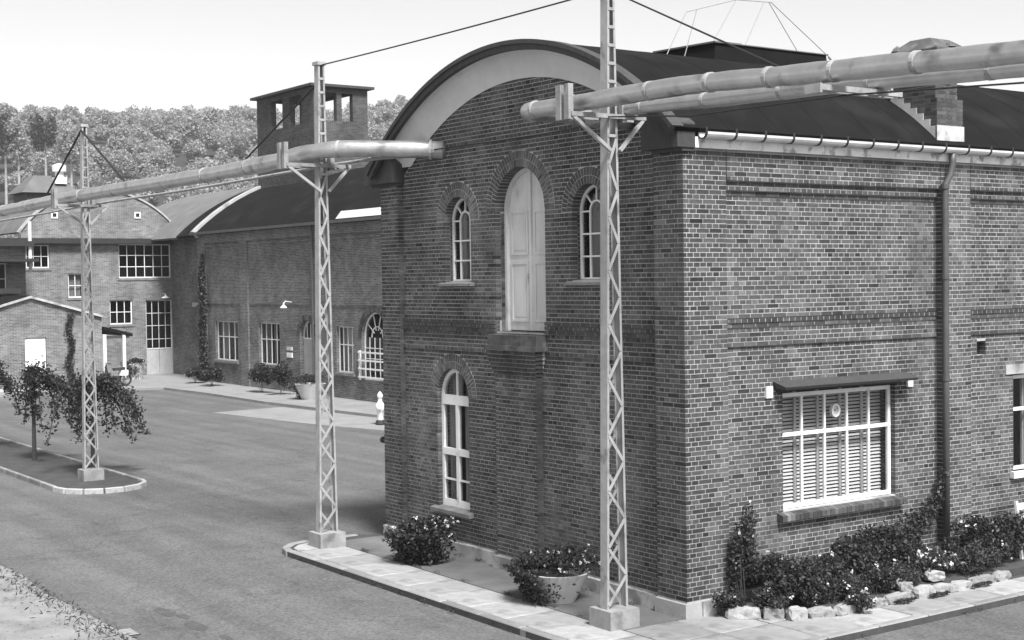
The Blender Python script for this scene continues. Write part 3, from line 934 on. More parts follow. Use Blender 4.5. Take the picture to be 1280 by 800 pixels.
# ---- big arched loading door
D0 = REC+0.20
c = -4.0
mb = MB()
pts = [(c-0.655, 3.845)]+[(c-0.655*math.cos(math.pi*i/20), 5.80+0.655*math.sin(math.pi*i/20)) for i in range(21)]+[(c+0.655, 3.845)]
ubar(mb, FRONT, pts, 0.075, D0-0.02, D0+0.08)
DR = part('loading_door', mb, M['door'], BLD)
for s in (-1, 1):
    q = MB()
    u0, u1 = (c-0.62, c-0.028) if s < 0 else (c+0.028, c+0.62)
    us = [u0+(u1-u0)*i/10 for i in range(11)]
    top = lambda u: 5.80+math.sqrt(max(0, 0.62**2-(u-c)**2))
    for a, b in zip(us, us[1:]):
        q.hexa([FRONT.p(a, 3.86, D0+0.07), FRONT.p(b, 3.86, D0+0.07), FRONT.p(b, top(b), D0+0.07), FRONT.p(a, top(a), D0+0.07),
                FRONT.p(a, 3.86, D0+0.035), FRONT.p(b, 3.86, D0+0.035), FRONT.p(b, top(b), D0+0.035), FRONT.p(a, top(a), D0+0.035)])
    leaf = part('door_leaf', q, M['door'], DR)
    w0, w1 = u0+0.075, u1-0.075
    for z0, z1 in ((4.02, 4.95), (5.10, 5.78)):
        q = MB()
        ubar(q, FRONT, [(w0, z0), (w1, z0), (w1, z1), (w0, z1)], 0.04, D0+0.018, D0+0.04, closed=True)
        ubox(q, FRONT, w0+0.06, w1-0.06, z0+0.06, z1-0.06, D0+0.026, D0+0.04)
        part('door_panel', q, M['door'], DR)
q = MB(); ubox(q, FRONT, c-0.03, c+0.03, 3.86, 6.42, D0+0.005, D0+0.05)
part('meeting_stile', q, M['door'], DR)
q = MB(); ubox(q, FRONT, c-0.065, c-0.045, 4.70, 4.78, D0-0.01, D0+0.04)
part('handle', q, M['steel'], DR)

# ---- arched upper windows
def curtain(parent, P, u0, u1, z0, z1, d, m_='curtain', amp=0.02, n=10):
    q = MB()
    for i in range(n):
        a, b = u0+(u1-u0)*i/n, u0+(u1-u0)*(i+1)/n
        da, db = d+amp*math.sin(i*1.9), d+amp*math.sin((i+1)*1.9)
        q.hexa([P.p(a, z0, da+0.01), P.p(b, z0, db+0.01), P.p(b, z1, db+0.01), P.p(a, z1, da+0.01), P.p(a, z0, da), P.p(b, z0, db), P.p(b, z1, db), P.p(a, z1, da)])
    return part('curtain', q, M[m_], parent)
def arch_window(h, curt):
    c, r = (h[0]+h[1])/2, (h[1]-h[0])/2-0.022
    d = REC+0.15
    q = MB()
    zs = h[3]
    ubar(q, FRONT, [(c-r, h[2]+0.02), (c+r, h[2]+0.02)]+[(c+r*math.cos(math.pi*i/24), zs+r*math.sin(math.pi*i/24)) for i in range(25)], 0.042, d, d+0.05, closed=True)
    b = 0.155
    for z in (5.02, 5.36): ubar(q, FRONT, [(c-r, z), (c+r, z)], 0.026, d+0.004, d+0.045)
    for s in (-1, 1): ubar(q, FRONT, [(c+s*b, zs), (c+s*r, zs)], 0.026, d+0.005, d+0.044)
    ubar(q, FRONT, [(c-b, h[2]), (c-b, zs)]+[(c-b*math.cos(math.pi*i/12), zs+b*math.sin(math.pi*i/12)) for i in range(1, 12)]+[(c+b, zs), (c+b, h[2])], 0.026, d+0.002, d+0.047)
    for a in (45, 90, 135):
        a = math.radians(a)
        ubar(q, FRONT, [(c+b*math.cos(a), zs+b*math.sin(a)), (c+r*math.cos(a), zs+r*math.sin(a))], 0.024, d+0.006, d+0.043)
    w = part('window', q, M['white'], BLD)
    rows = [h[2]+0.03, 5.02, 5.36, zs]
    for z0, z1 in zip(rows, rows[1:]):
        for u0, u1 in ((c-r, c-b), (c-b, c+b), (c+b, c+r)):
            q = MB(); upane(q, FRONT, u0, u1, z0, z1, d+0.025); part('pane', q, M['glass'], w)
    q = MB()
    pts = [(c+r*math.cos(math.pi*i/20), zs+r*math.sin(math.pi*i/20)) for i in range(21)]
    for a, b2 in zip(pts, pts[1:]):
        q.hexa([FRONT.p(c, zs, d+0.03), FRONT.p(a[0], a[1], d+0.03), FRONT.p(b2[0], b2[1], d+0.03), FRONT.p(c, zs, d+0.03), FRONT.p(c, zs, d+0.026), FRONT.p(a[0], a[1], d+0.026), FRONT.p(b2[0], b2[1], d+0.026), FRONT.p(c, zs, d+0.026)])
    part('fan_pane', q, M['glass'], w)
    curtain(w, FRONT, c-r, c-r+curt, h[2], zs+0.28, d+0.20)
    return w
arch_window(H_WL, 0.30)
arch_window(H_WR, 0.24)

# ---- arched lower window
h = H_LOW
c, r = (h[0]+h[1])/2, (h[1]-h[0])/2-0.03
d = REC+0.085
q = MB()
ubar(q, FRONT, [(c-r, h[2]+0.045), (c+r, h[2]+0.045)]+[(c+r*math.cos(math.pi*i/24), h[3]+r*math.sin(math.pi*i/24)) for i in range(25)], 0.075, d, d+0.07, closed=True)
for z, w_ in ((2.62, 0.17), (1.72, 0.12)): ubar(q, FRONT, [(c-r, z), (c+r, z)], w_, d-0.006, d+0.065)
ubar(q, FRONT, [(c, h[2]), (c, 2.6)], 0.085, d-0.003, d+0.06)
ubar(q, FRONT, [(c, 2.6), (c, h[3]+r)], 0.035, d+0.004, d+0.06)
ubar(q, FRONT, [(c-r, 1.235), (c+r, 1.235)], 0.03, d+0.008, d+0.055)
ubar(q, FRONT, [(c-r, 0.85), (c+r, 0.85)], 0.07, d+0.003, d+0.058)
LW = part('window', q, M['white'], BLD)
for z0, z1 in ((0.85, 1.235), (1.235, 1.68), (1.76, 2.56), (2.68, 3.12)):
    for u0, u1 in ((c-r, c), (c, c+r)):
        q = MB(); upane(q, FRONT, u0, u1, z0, z1, d+0.03); part('pane', q, M['glass'], LW)
for s in (-1, 1):
    curtain(LW, FRONT, c-r+0.03 if s < 0 else c+0.05, c-r+0.27 if s < 0 else c+0.27, 0.86, 2.58, d+0.13)
curtain(LW, FRONT, c-r+0.03, c-0.1, 2.66, 3.1, d+0.2)

# ---- side window with blinds, double glazed
def side_window(h, cols, slats=True, fan=True):
    u0, u1, z0, z1, _ = h
    d = REC+0.085
    q = MB()
    zt = z0+(z1-z0)*0.63
    ubar(q, SIDE, [(u0+0.03, z0+0.035), (u1-0.03, z0+0.035), (u1-0.03, z1-0.06), (u0+0.03, z1-0.06)], 0.06, d, d+0.05, closed=True)
    for i in range(1, cols): ubar(q, SIDE, [(u0+(u1-u0)*i/cols, z0), (u0+(u1-u0)*i/cols, z1-0.05)], 0.036, d+0.003, d+0.045)
    ubar(q, SIDE, [(u0, zt), (u1, zt)], 0.055, d-0.003, d+0.045)
    w = part('window', q, M['white'], BLD)
    q = MB(); e = d+0.14
    for i in range(1, cols): ubar(q, SIDE, [(u0+(u1-u0)*i/cols, z0), (u0+(u1-u0)*i/cols, z1)], 0.04, e, e+0.03)
    ubar(q, SIDE, [(u0, zt-0.02), (u1, zt-0.02)], 0.04, e-0.002, e+0.03)
    part('inner_frame', q, M['white'], w)
    for i in range(cols):
        a, b = u0+(u1-u0)*i/cols, u0+(u1-u0)*(i+1)/cols
        for p0, p1 in ((z0+0.05, zt), (zt, z1-0.08)):
            q = MB(); upane(q, SIDE, a, b, p0, p1, d+0.025); part('pane', q, M['glass'], w)
    if slats:
        n = 31
        for i in range(n):
            z = z0+0.03+(z1-z0-0.06)*i/n
            q = MB(); tl = 0.030+random.uniform(-0.004, 0.004)
            q.hexa([SIDE.p(u0+0.02, z, e+0.035), SIDE.p(u1-0.02, z, e+0.035), SIDE.p(u1-0.02, z+0.003, e+0.035), SIDE.p(u0+0.02, z+0.003, e+0.035),
                    SIDE.p(u0+0.02, z+tl, e+0.056), SIDE.p(u1-0.02, z+tl, e+0.056), SIDE.p(u1-0.02, z+tl+0.003, e+0.056), SIDE.p(u0+0.02, z+tl+0.003, e+0.056)])
            part('slat', q, M['blind'], w)
    if fan:
        cu, cz = u0+(u1-u0)*0.49, z0+(z1-z0)*0.80
        q = MB()
        ubar(q, SIDE, [(cu+0.075*math.cos(2*math.pi*k/18), cz+0.085*math.sin(2*math.pi*k/18)) for k in range(18)], 0.035, d-0.02, d+0.03, closed=True)
        for k in range(4):
            a = k*math.pi/4; ubar(q, SIDE, [(cu-0.06*math.cos(a), cz-0.07*math.sin(a)), (cu+0.06*math.cos(a), cz+0.07*math.sin(a))], 0.018, d+0.0, d+0.012)
        part('ventilator', q, M['oldwhite'], w)
    return w
side_window(H_SW, 5)
w2 = side_window(H_SW2, 4, False, False)
curtain(w2, SIDE, 8.0, 9.0, 1.4, 2.95, REC+0.3)
# canopy lintel over the side window
mb = MB()
mb.hexa([(-0.11, 1.80, 3.06), (0.14, 1.80, 3.05), (0.14, 4.66, 3.05), (-0.11, 4.66, 3.06), (-0.11, 1.78, 3.17), (0.16, 1.78, 3.09), (0.16, 4.68, 3.09), (-0.11, 4.68, 3.17)])
part('window_canopy', mb, M['corbel'], BLD)
for a in (1.62, 4.69):
    q = MB(); ubox(q, SIDE, a, a+0.13, 2.93, 3.10, REC-0.035, REC+0.1); part('lintel_end', q, M['oldwhite'], BLD)
q = MB(); ubox(q, SIDE, 1.85, 4.55, 3.0, 3.055, REC-0.02, REC+0.2); part('lintel', q, M['corbel'], BLD)
q = MB(); ubox(q, SIDE, 7.18, 9.9, 3.0, 3.16, REC-0.02, REC+0.2); part('lintel', q, M['plinth'], BLD)
q = MB(); ubox(q, SIDE, 7.3, 9.8, 1.26, 1.37, REC-0.08, REC+0.15); part('sill', q, M['oldwhite'], BLD)
q = MB(); ubox(q, SIDE, 6.45, 6.66, 3.35, 3.58, REC+0.14, REC+0.2); part('vent_back', q, M['inside'], BLD)

# ---- ridge ventilator, chimney
mb = MB()
mb.hexa([(-4.6, 3.35, 8.25), (-2.95, 3.35, 8.2), (-2.95, 6.12, 8.2), (-4.6, 6.12, 8.25), (-4.5, 3.45, 8.62), (-3.0, 3.45, 8.58), (-3.0, 6.1, 8.58), (-4.5, 6.1, 8.62)])
part('ridge_ventilator', mb, M['felt'], ROOF)
mb = MB(); mb.hexa([(-4.55, 3.4, 8.622), (-2.96, 3.4, 8.582), (-2.96, 4.0, 8.582), (-4.55, 4.0, 8.622), (-4.55, 3.4, 8.65), (-2.96, 3.4, 8.61), (-2.96, 4.0, 8.61), (-4.55, 4.0, 8.65)])
mb.hexa([(-4.55, 4.0, 8.623), (-2.97, 4.0, 8.583), (-2.97, 6.13, 8.583), (-4.55, 6.13, 8.623), (-4.55, 4.0, 8.64), (-2.97, 4.0, 8.60), (-2.97, 6.13, 8.60), (-4.55, 6.13, 8.64)])
part('ventilator_cap', mb, M['feltl'], ROOF)
CHM = thing('chimney', 'stepped brick chimney with pointed cap standing on the dark curved roof', 'chimney', (-0.4, 5.5, 6.6))
cx0, cx1, cy0, cy1 = -0.68, 0.04, 5.29, 5.93
mb = MB()
k = 0; z = 6.78
while z < 8.0:
    t0, t1, s0, s1 = cx0, cx1, cy0, cy1
    if z > 7.42: s1 -= 0.10; t1 -= 0.03
    for (a, b, cfix, kind) in ((t0, t1, s0, 'f'), (s0, s1, t1, 's')):
        st = 0.24 if k % 2 == 0 else 0.12
        e = [a]; u = a+st if k % 2 == 0 else a+st
        while u < b-0.05: e.append(u); u += st
        e.append(b)
        for p, q in zip(e, e[1:]):
            if kind == 'f':
                zr = A2[1]+math.sqrt(A2[0]**2-(p-XC)**2)
                if z+CH < zr: continue
                mb.box(p+0.005, q-0.005, s0, s0+0.1, z+0.005, z+CH-0.005, tone())
            else:
                mb.box(t1-0.1, t1, p+0.005, q-0.005, z+0.005, z+CH-0.005, tone())
    z += CH; k += 1
part('brickwork', mb, M['brick'], CHM, kind='stuff')
mb = MB(); mb.box(cx0+0.006, cx1-0.008, cy0+0.008, cy1-0.008, 6.6, 7.42); mb.box(cx0+0.006, cx1-0.038, cy0+0.008, cy1-0.108, 7.42, 8.02)
part('shaft', mb, M['mortar'], CHM)
mb = MB()
for i in range(7):                                        # stepped flashing against the roof slope
    xa = cx1-0.13*i
    zr = A2[1]+math.sqrt(A2[0]**2-((xa-0.13)-XC)**2)
    mb.box(xa-0.13, xa, cy0-0.012, cy0+0.02, zr-0.3, zr+0.12)
mb.box(cx1-0.02, cx1+0.012, cy0-0.012, cy1+0.012, 6.6, 7.02)
part('flashing', mb, M['flash'], CHM)
mb = MB()
a0, a1, b0, b1 = cx0-0.16, cx1+0.10, cy0-0.12, cy1+0.12
mb.box(a0, a1, b0, b1, 8.02, 8.22)
mb.hexa([(a0, b0, 8.22), (a1, b0, 8.22), (a1, b1, 8.22), (a0, b1, 8.22), (a0+0.3, b0+0.2, 8.42), (a1-0.3, b0+0.2, 8.42), (a1-0.3, b1-0.2, 8.42), (a0+0.3, b1-0.2, 8.42)])
for dx, dy in ((0.12, 0.1), (0.6, 0.15), (0.9, 0.42)):
    mb.lathe([(0.1, 0), (0.06, 0.06), (0.0, 0.10)], (a0+dx, b0+dy, 8.26), 7)
part('cap', mb, M['dsill'], CHM)

# wire frame standing over the ridge
FRM = thing('wire_frame', 'thin wire frame standing over the roof ridge beside the long pipes', 'wire frame', (XC, 5, 8.3))
FX = -3.4
segs = [((2.7, 8.35), (3.16, 9.13)), ((3.16, 9.13), (4.31, 9.45)), ((4.31, 9.45), (5.15, 9.49)), ((5.15, 9.49), (6.69, 8.60)),
        ((3.1, 8.35), (3.4, 9.2)), ((3.7, 8.6), (4.31, 9.45)), ((4.45, 8.58), (4.98, 9.48)), ((5.1, 9.48), (5.89, 8.58))]
segs = [((FX, p[0], p[1]), (FX, q[0], q[1])) for p, q in segs]
for a, b in segs:
    q = MB(); q.tube([a, b], 0.008, 6); part('strut', q, M['wire'], FRM)
q = MB(); q.tube([(FX, 6.6, 8.65), (FX, 6.85, 8.45)], 0.02, 6); part('foot_rod', q, M['wire'], FRM)

# short pipe stub on the far side wall
mb = MB(); mb.tube([(WL-0.26, 0.12, 1.74), (WL+0.02, 0.12, 1.74)], 0.045, 10); mb.tube([(WL-0.28, 0.12, 1.74), (WL-0.22, 0.12, 1.74)], 0.06, 10)
part('pipe_stub', mb, M['dsteel'], BLD)

# ================================================================== LATTICE POLES
def lattice_pole(x, y, label, z0, ht=8.5, s0=0.36, s1=0.12, b=0.15, arm=6.80, tilt=0.0):
    """two channels whose webs face -y and +y, laced with flat bars; narrower towards the top"""
    t = thing('lattice_pole', label, 'pole', (x, y, z0), 'steel lattice poles carrying the pipes')
    zb, zt = z0+0.26, ht
    def sp(z): return (s0+(s1-s0)*(z-zb)/(zt-zb))/2
    for s in (-1, 1):
        q = MB()
        ya, yb = y+s*sp(zb), y+s*sp(zt)
        def ch(xa, xb, d0, d1):
            q.hexa([(xa, ya+s*d0, zb), (xb, ya+s*d0, zb), (xb, ya+s*d1, zb), (xa, ya+s*d1, zb), (xa, yb+s*d0, zt), (xb, yb+s*d0, zt), (xb, yb+s*d1, zt), (xa, yb+s*d1, zt)])
        ch(x-b/2, x+b/2, -0.008, 0.0)
        ch(x+b/2-0.008, x+b/2, -0.034, -0.008); ch(x-b/2, x-b/2+0.008, -0.034, -0.008)
        part('channel', q, M['steel'], t)
    for f, off in ((1, 0), (-1, 1)):
        z = zb+0.06; i = off
        xx = x+f*(b/2+0.004)
        while z < zt-0.2:
            if z < arm-0.35:
                st = 0.36*(0.75+0.25*(sp(z)/sp(zb)))
                s = 1 if i % 2 == 0 else -1
                a = (xx, y-s*(sp(z)-0.03), z); c = (xx, y+s*(sp(z+st)-0.03), z+st)
                q = MB(); q.obox(a, c, 0.008, 0.042, up=(0, 1, 0) if False else (0, -(c[2]-a[2]), (c[1]-a[1])), ext=0.012)
                part('brace', q, M['steel'], t); z += st+0.03; i += 1
            else:
                q = MB(); q.box(xx-0.004, xx+0.004, y-sp(z)+0.01, y+sp(z)-0.01, z, z+0.04)
                part('rung', q, M['steel'], t); z += 0.24
    q = MB(); w = 0.23
    q.box(x-w, x+w, y-w-0.02, y+w+0.02, z0-0.2, z0+0.26)
    part('base', q, M['concrete'], t)
    q = MB(); q.box(x-b/2-0.02, x+b/2+0.02, y-s1/2-0.03, y+s1/2+0.03, zt, zt+0.06); part('top_plate', q, M['steel'], t)
    # cross arm with struts
    q = MB(); q.box(x-0.16, x-0.10, y-0.74, y+0.52, arm, arm+0.06); q.box(x+0.10, x+0.16, y-0.74, y+0.52, arm, arm+0.06)
    A = part('cross_arm', q, M['concrete'], t)
    for s, e in ((-1, 0.70), (1, 0.48)):
        q = MB(); q.obox((x+0.13, y+s*e, arm), (x+0.13, y+s*0.08, arm-0.42), 0.05, 0.045)
        part('strut', q, M['steel'], A)
    for ya, hgt in ((y-0.74, 0.42), (y+0.16, 0.30)):
        q = MB(); q.box(x-0.14, x-0.04, ya-0.04, ya+0.04, arm-0.04, arm+hgt); q.box(x+0.04, x+0.14, ya-0.04, ya+0.04, arm-0.04, arm+hgt)
        part('guide_post', q, M['concrete'], A)
    return t
lattice_pole(-0.31, -1.03, 'tall pale lattice pole standing before the brick gable', -0.01)
lattice_pole(-8.02, -1.33, 'pale lattice pole at the rounded end of the pavement', -0.01, arm=6.70)
lattice_pole(-19.58, -1.70, 'lattice pole on the traffic island among weeping trees', -0.03, arm=6.57)

# ================================================================== PIPES
def smooth_path(pts, n=6):
    """Catmull-Rom through the points"""
    P = [Vector(p) for p in pts]; P = [P[0]*2-P[1]]+P+[P[-1]*2-P[-2]]
    out = []
    for i in range(1, len(P)-2):
        for k in range(n):
            t = k/n; a, b, c, d = P[i-1], P[i], P[i+1], P[i+2]
            out.append(0.5*((2*b)+(c-a)*t+(2*a-5*b+4*c-d)*t*t+(3*b-a-3*c+d)*t**3))
    out.append(P[-2]); return out
def lagged(name, pts, rad, label, seams=1.4, group=None):
    """lagged pipe: lengths of wrapped insulation with bands, slightly lumpy"""
    t = thing(name, label, 'pipe', pts[0], group)
    path = smooth_path(pts, 8)
    # resample
    d = [0.0]
    for a, b in zip(path, path[1:]): d.append(d[-1]+(b-a).length)
    n = max(2, int(d[-1]/0.12)); res = []
    j = 0
    for i in range(n+1):
        s = d[-1]*i/n
        while j < len(d)-2 and d[j+1] < s: j += 1
        f = (s-d[j])/max(1e-6, d[j+1]-d[j]); res.append(path[j].lerp(path[j+1], min(1, max(0, f))))
    rr = random.Random(len(name)+int(rad*100))
    ph = rr.random()*6
    rads = [rad*(1+0.035*math.sin(i*0.7+ph)+0.03*math.sin(i*0.23)+rr.uniform(-0.015, 0.015)) for i in range(len(res))]
    q = MB(); q.tube(res, rad, 20, True, rads)
    part('lagging', q, M['pipe'], t, smooth=True)
    k = 6
    while k < len(res)-6:
        q = MB(); q.tube([res[k], res[k].lerp(res[k+1], 0.45)], rad*1.055, 20); part('band', q, M['steel'], t)
        k += int(seams/0.12*rr.uniform(0.7, 1.3))
    return t, res
P1 = [(-1.70, 0.10, 7.02), (-1.70, -1.15, 7.02), (-1.45, -1.47, 7.02), (-0.41, -1.50, 7.00), (1.79, -1.5, 6.98), (3.6, -1.5, 6.88), (5.22, -1.5, 6.80), (6.42, -1.5, 6.74), (9.5, -1.5, 6.62)]
lagged('lagged_pipe', P1, 0.115, 'upper thick lagged pipe bending into the brick gable', 1.3)
P2 = [(-1.2, 0.10, 6.90), (-1.2, -0.5, 6.90), (-0.9, -0.80, 6.90), (0.07, -0.8, 6.94), (1.59, -0.8, 6.88), (2.93, -0.8, 6.84), (4.65, -0.8, 6.77), (5.92, -0.8, 6.71), (9.5, -0.8, 6.58)]
lagged('lagged_pipe', P2, 0.095, 'lower lagged pipe running beneath the thick one', 1.6)
P3 = [(-60, -2.0, 6.70), (-40, -2.0, 6.72), (-25.8, -2.0, 6.76), (-19.58, -2.05, 6.80), (-12, -1.85, 6.82), (-8.9, -1.75, 6.87), (-8.2, -1.64, 6.94), (-7.6, -1.33, 6.99), (-7.1, -0.85, 6.98), (-6.35, 0.02, 6.94), (-6.22, 0.16, 6.93)]
lp, res = lagged('lagged_pipe', P3, 0.145, 'long lagged pipe crossing the yard to the left of the gable', 2.2)
q = MB(); q.tube([(-6.40, -0.04, 6.945), (-6.24, 0.12, 6.93)], 0.15, 16)
part('flange', q, M['steel'], lp)
q = MB(); q.tube([(-6.42, -0.07, 6.945), (-6.39, -0.03, 6.943)], 0.175, 16)
part('flange_ring', q, M['steel'], lp)
mb = MB(); mb.tube(smooth_path([(-60, -1.35, 6.62), (-30, -1.35, 6.60), (-19.58, -1.4, 6.66), (-14, -1.3, 6.68), (-8.02, -0.95, 6.79), (-6.9, -0.2, 6.86), (-6.6, 0.15, 6.86)], 6), 0.028, 10)
single('thin_pipe', mb, M['steel'], 'thin pale pipe running under the long yard pipe', 'pipe', smooth=True)
# hanger tray under the right-hand pipes
hg = thing('pipe_hanger', 'angled hanger bar under both pipes right of the gable', 'bracket', (4.0, -1.2, 6.6))
q = MB(); q.box(3.93, 4.0, -1.74, -0.45, 6.64, 6.70); q.box(4.06, 4.13, -1.74, -0.45, 6.64, 6.70); part('tray', q, M['steel'], hg)
q = MB(); q.box(3.92, 4.14, -1.77, -1.74, 6.61, 6.71); part('end_plate', q, M['steel'], hg)
q = MB(); q.box(3.92, 4.14, -0.66, -0.62, 6.70, 6.82); part('end_plate', q, M['steel'], hg)
# stays and cables
def wire(pts, rad, label, name='stay_wire', cat='wire', m_='cable', sag=0.0, group=None):
    q = MB()
    pts = [Vector(p) for p in pts]
    if sag and len(pts) == 2:
        a, b = pts; pts = [a.lerp(b, i/16)-Vector((0, 0, sag*4*(i/16)*(1-i/16))) for i in range(17)]
    q.tube(pts, rad, 6)
    return single(name, q, M[m_], label, cat, group)
wire([(-19.6, -1.75, 8.42), (-21.9, -1.97, 6.88)], 0.028, 'dark stay from island pole top slanting down left to the pipe')
wire([(-19.6, -1.75, 8.42), (-16.0, -1.95, 6.90)], 0.028, 'dark stay from island pole top slanting down right to the pipe')
wire([(-8.1, -1.38, 8.15), (-10.4, -1.8, 6.90)], 0.018, 'dark stay from pavement pole slanting down left to the pipe')
wire([(-8.02, -1.33, 8.5), (-0.31, -1.03, 8.53)], 0.012, 'long thin wire between the two pole tops before the gable', sag=0.02)
wire([(-0.31, -1.03, 8.53), (3.95, -1.5, 6.70)], 0.012, 'thin stay slanting from the tall pole to the pipe hanger')
wire([(-6.3, -0.08, 6.93), (-3.4, 0.04, 6.92), (-1.6, -0.4, 6.88), (-0.31, -1.16, 6.83)], 0.012, 'black cable slung across the gable from pipe end to pole', 'power_cable', 'cable')
wire([(-0.31, -1.16, 6.83), (1.5, -1.2, 6.66), (4.0, -1.2, 6.63)], 0.011, 'black cable running below the pipes from pole to hanger', 'power_cable', 'cable')
wire([(4.0, -1.2, 6.63), (6.5, -1.2, 6.48), (9.5, -1.2, 6.36)], 0.011, 'black cable running below the pipes beyond the hanger', 'power_cable', 'cable')

# ================================================================== PLANTERS
def planter(x, y, label, seed, drape_dir, r0=0.24, r1=0.47, h=0.43, scale=1.0, leaf='leaf', flowers=60, name='flower_planter', nl=3200):
    t = thing(name, label, 'planter', (x, y, 0), 'concrete flower planters')
    q = MB(); q.lathe([(0.0, 0.0), (r0*scale, 0.0), (r1*scale, h*scale), ((r1-0.05)*scale, h*scale), ((r1-0.09)*scale, (h-0.08)*scale), (0.0, (h-0.08)*scale)], (x, y, -0.002), 28)
    bowl = part('bowl', q, M['pot'], t, smooth=False)
    r = np.random.default_rng(seed)
    a = lumpy(nl, (x, y, (h+0.08)*scale), (0.62*scale, 0.62*scale, 0.27*scale), seed, 11, 0.3, -0.2)
    m_ = int(nl*0.8)                                   # trailing stems over one side
    th = math.atan2(drape_dir[1], drape_dir[0])+r.normal(0, 0.62, m_)
    zz = r.uniform(0.02, (h+0.12)*scale, m_)
    rad = (0.30+0.24*(zz/(h*scale))+np.abs(r.normal(0.05, 0.06, m_)))*scale
    b = np.stack([x+rad*np.cos(th), y+rad*np.sin(th), zz], 1)
    pts = np.concatenate([a, b]); pts[:, 2] = np.maximum(pts[:, 2], 0.02)
    link('foliage', leaf_mesh('foliage', pts, 0.062*scale, M[leaf], 0.2, seed+1, 0.6), t)
    k = r.integers(0, len(a), flowers)
    f = a[k]+(a[k]-np.array([x, y, h*scale*0.8]))*0.12
    f = np.repeat(f, 4, 0)+r.normal(0, 0.012, (flowers*4, 3))
    link('flowers', leaf_mesh('flowers', f, 0.042*scale, M['petal'], 0.1, seed+2, 0.9), t, 'stuff')
    return t
planter(-5.78, -0.66, 'overgrown flower planter beneath the arched ground-floor window', 21, (0.55, -0.8), nl=3600)
planter(-1.98, -0.72, 'pale bowl planter with trailing flowers beside the tall pole', 22, (-0.55, -0.75))

# ================================================================== FLOWER BED
bed_edge = [(0.05, 0.50), (0.26, 0.46), (0.55, 0.74), (0.95, 1.15), (1.12, 1.75), (1.10, 2.35), (1.07, 3.05), (1.10, 3.7), (1.12, 4.3), (1.10, 4.9), (1.05, 5.5)]
BED = thing('flower_bed', 'flower bed edged with pale rubble stones along the side wall', 'flower bed', (0.5, 3, 0))
mb = MB(); mb.prism([(p[0]-0.06, p[1]+0.02) for p in bed_edge]+[(1.0, 8.5), (-0.03, 8.5), (-0.03, 0.5)], -0.01, 0.10)
part('soil', mb, M['soil'], BED)
def rough_stone(lx, ly, lz, seed):
    r = random.Random(seed)
    bm = bmesh.new(); bmesh.ops.create_cube(bm, size=1)
    bmesh.ops.subdivide_edges(bm, edges=bm.edges[:], cuts=2, use_grid_fill=True)
    for v in bm.verts:
        f = 1-0.10*(abs(v.co.x*2)**4*abs(v.co.y*2)**2+abs(v.co.z*2)**4*abs(v.co.x*2)**2)
        v.co = Vector((v.co.x*lx*f, v.co.y*ly*f, v.co.z*lz*f))+Vector((r.uniform(-1, 1)*lx*0.035, r.uniform(-1, 1)*ly*0.07, r.uniform(-1, 1)*lz*0.06))
    me = bpy.data.meshes.new('edging_stone'); bm.to_mesh(me); bm.free(); me.materials.append(M['stone'])
    return me
rs = random.Random(5)
cum = [0]
for a, b in zip(bed_edge[1:], bed_edge[2:]): cum.append(cum[-1]+math.dist(a, b))
s = 0.0; i = 0
while s < cum[-1]-0.2:
    L = rs.choice([0.3, 0.4, 0.5, 0.62])
    mid = s+L/2
    j = max(k for k in range(len(cum)) if cum[k] <= mid); j = min(j, len(cum)-2)
    f = (mid-cum[j])/(cum[j+1]-cum[j]); a, b = bed_edge[1+j], bed_edge[2+j]
    px, py = a[0]+(b[0]-a[0])*f, a[1]+(b[1]-a[1])*f
    hh = rs.uniform(0.15, 0.21)
    o = put('edging_stone', rough_stone(L*0.97, rs.uniform(0.15, 0.2), hh, i), (px, py, hh/2-0.045), math.atan2(b[1]-a[1], b[0]-a[0])+rs.uniform(-0.08, 0.08))
    o.parent = BED; o.matrix_parent_inverse = parent_inv(BED)
    s += L+0.015; i += 1
for (px, py, pz, L) in ((0.85, 4.15, 0.24, 0.30), (1.0, 3.3, 0.22, 0.22)):
    o = put('edging_stone', rough_stone(L, 0.18, 0.14, i), (px, py, pz-0.05), 1.2); o.parent = BED; o.matrix_parent_inverse = parent_inv(BED); i += 1
def shrub(c, rad, n, label, seed, leaf='leaf', size=0.06, flowers=0, fsize=0.04, cat='shrub', name='shrub', lumps=10, bottom=-0.3, stems=5):
    t = thing(name, label, cat, (c[0], c[1], max(0.0, c[2]-rad[2]*0.8)))
    pts = lumpy(n, c, rad, seed, lumps, 0.25, bottom)
    pts[:, 2] = np.maximum(pts[:, 2], 0.03)
    link('foliage', leaf_mesh('foliage', pts, size, M[leaf], 0.15, seed, 0.55), t)
    if stems:
        q = MB(); r = random.Random(seed)
        for k in range(stems):
            e = Vector(c)+Vector((r.uniform(-.5, .5)*rad[0], r.uniform(-.5, .5)*rad[1], r.uniform(0, .4)*rad[2]))
            q.tube([(c[0]+r.uniform(-.05, .05), c[1]+r.uniform(-.05, .05), max(0.0, c[2]-rad[2]*0.95)), e], 0.008, 5)
        part('stems', q, M['bark'], t)
    if flowers:
        r = np.random.default_rng(seed+50)
        flowers = int(flowers*0.6); k = r.integers(0, n, flowers); f = pts[k]+(pts[k]-np.array(c))*0.15
        f = np.repeat(f, 4, 0)+r.normal(0, 0.015, (flowers*4, 3))
        link('flowers', leaf_mesh('flowers', f, fsize, M['petal'], 0.1, seed+3, 0.9), t, 'stuff')
    return t
shrub((0.20, 0.88, 0.62), (0.24, 0.30, 0.95), 2200, 'tall narrow climber rising against the corner pilaster', 31, 'ivy', 0.055, 14, cat='climber', name='climbing_plant', lumps=14)
shrub((0.40, 1.35, 0.36), (0.52, 0.62, 0.50), 4600, 'dark leafy shrub in the bed next to the corner climber', 32, 'leaf', 0.06, 26)
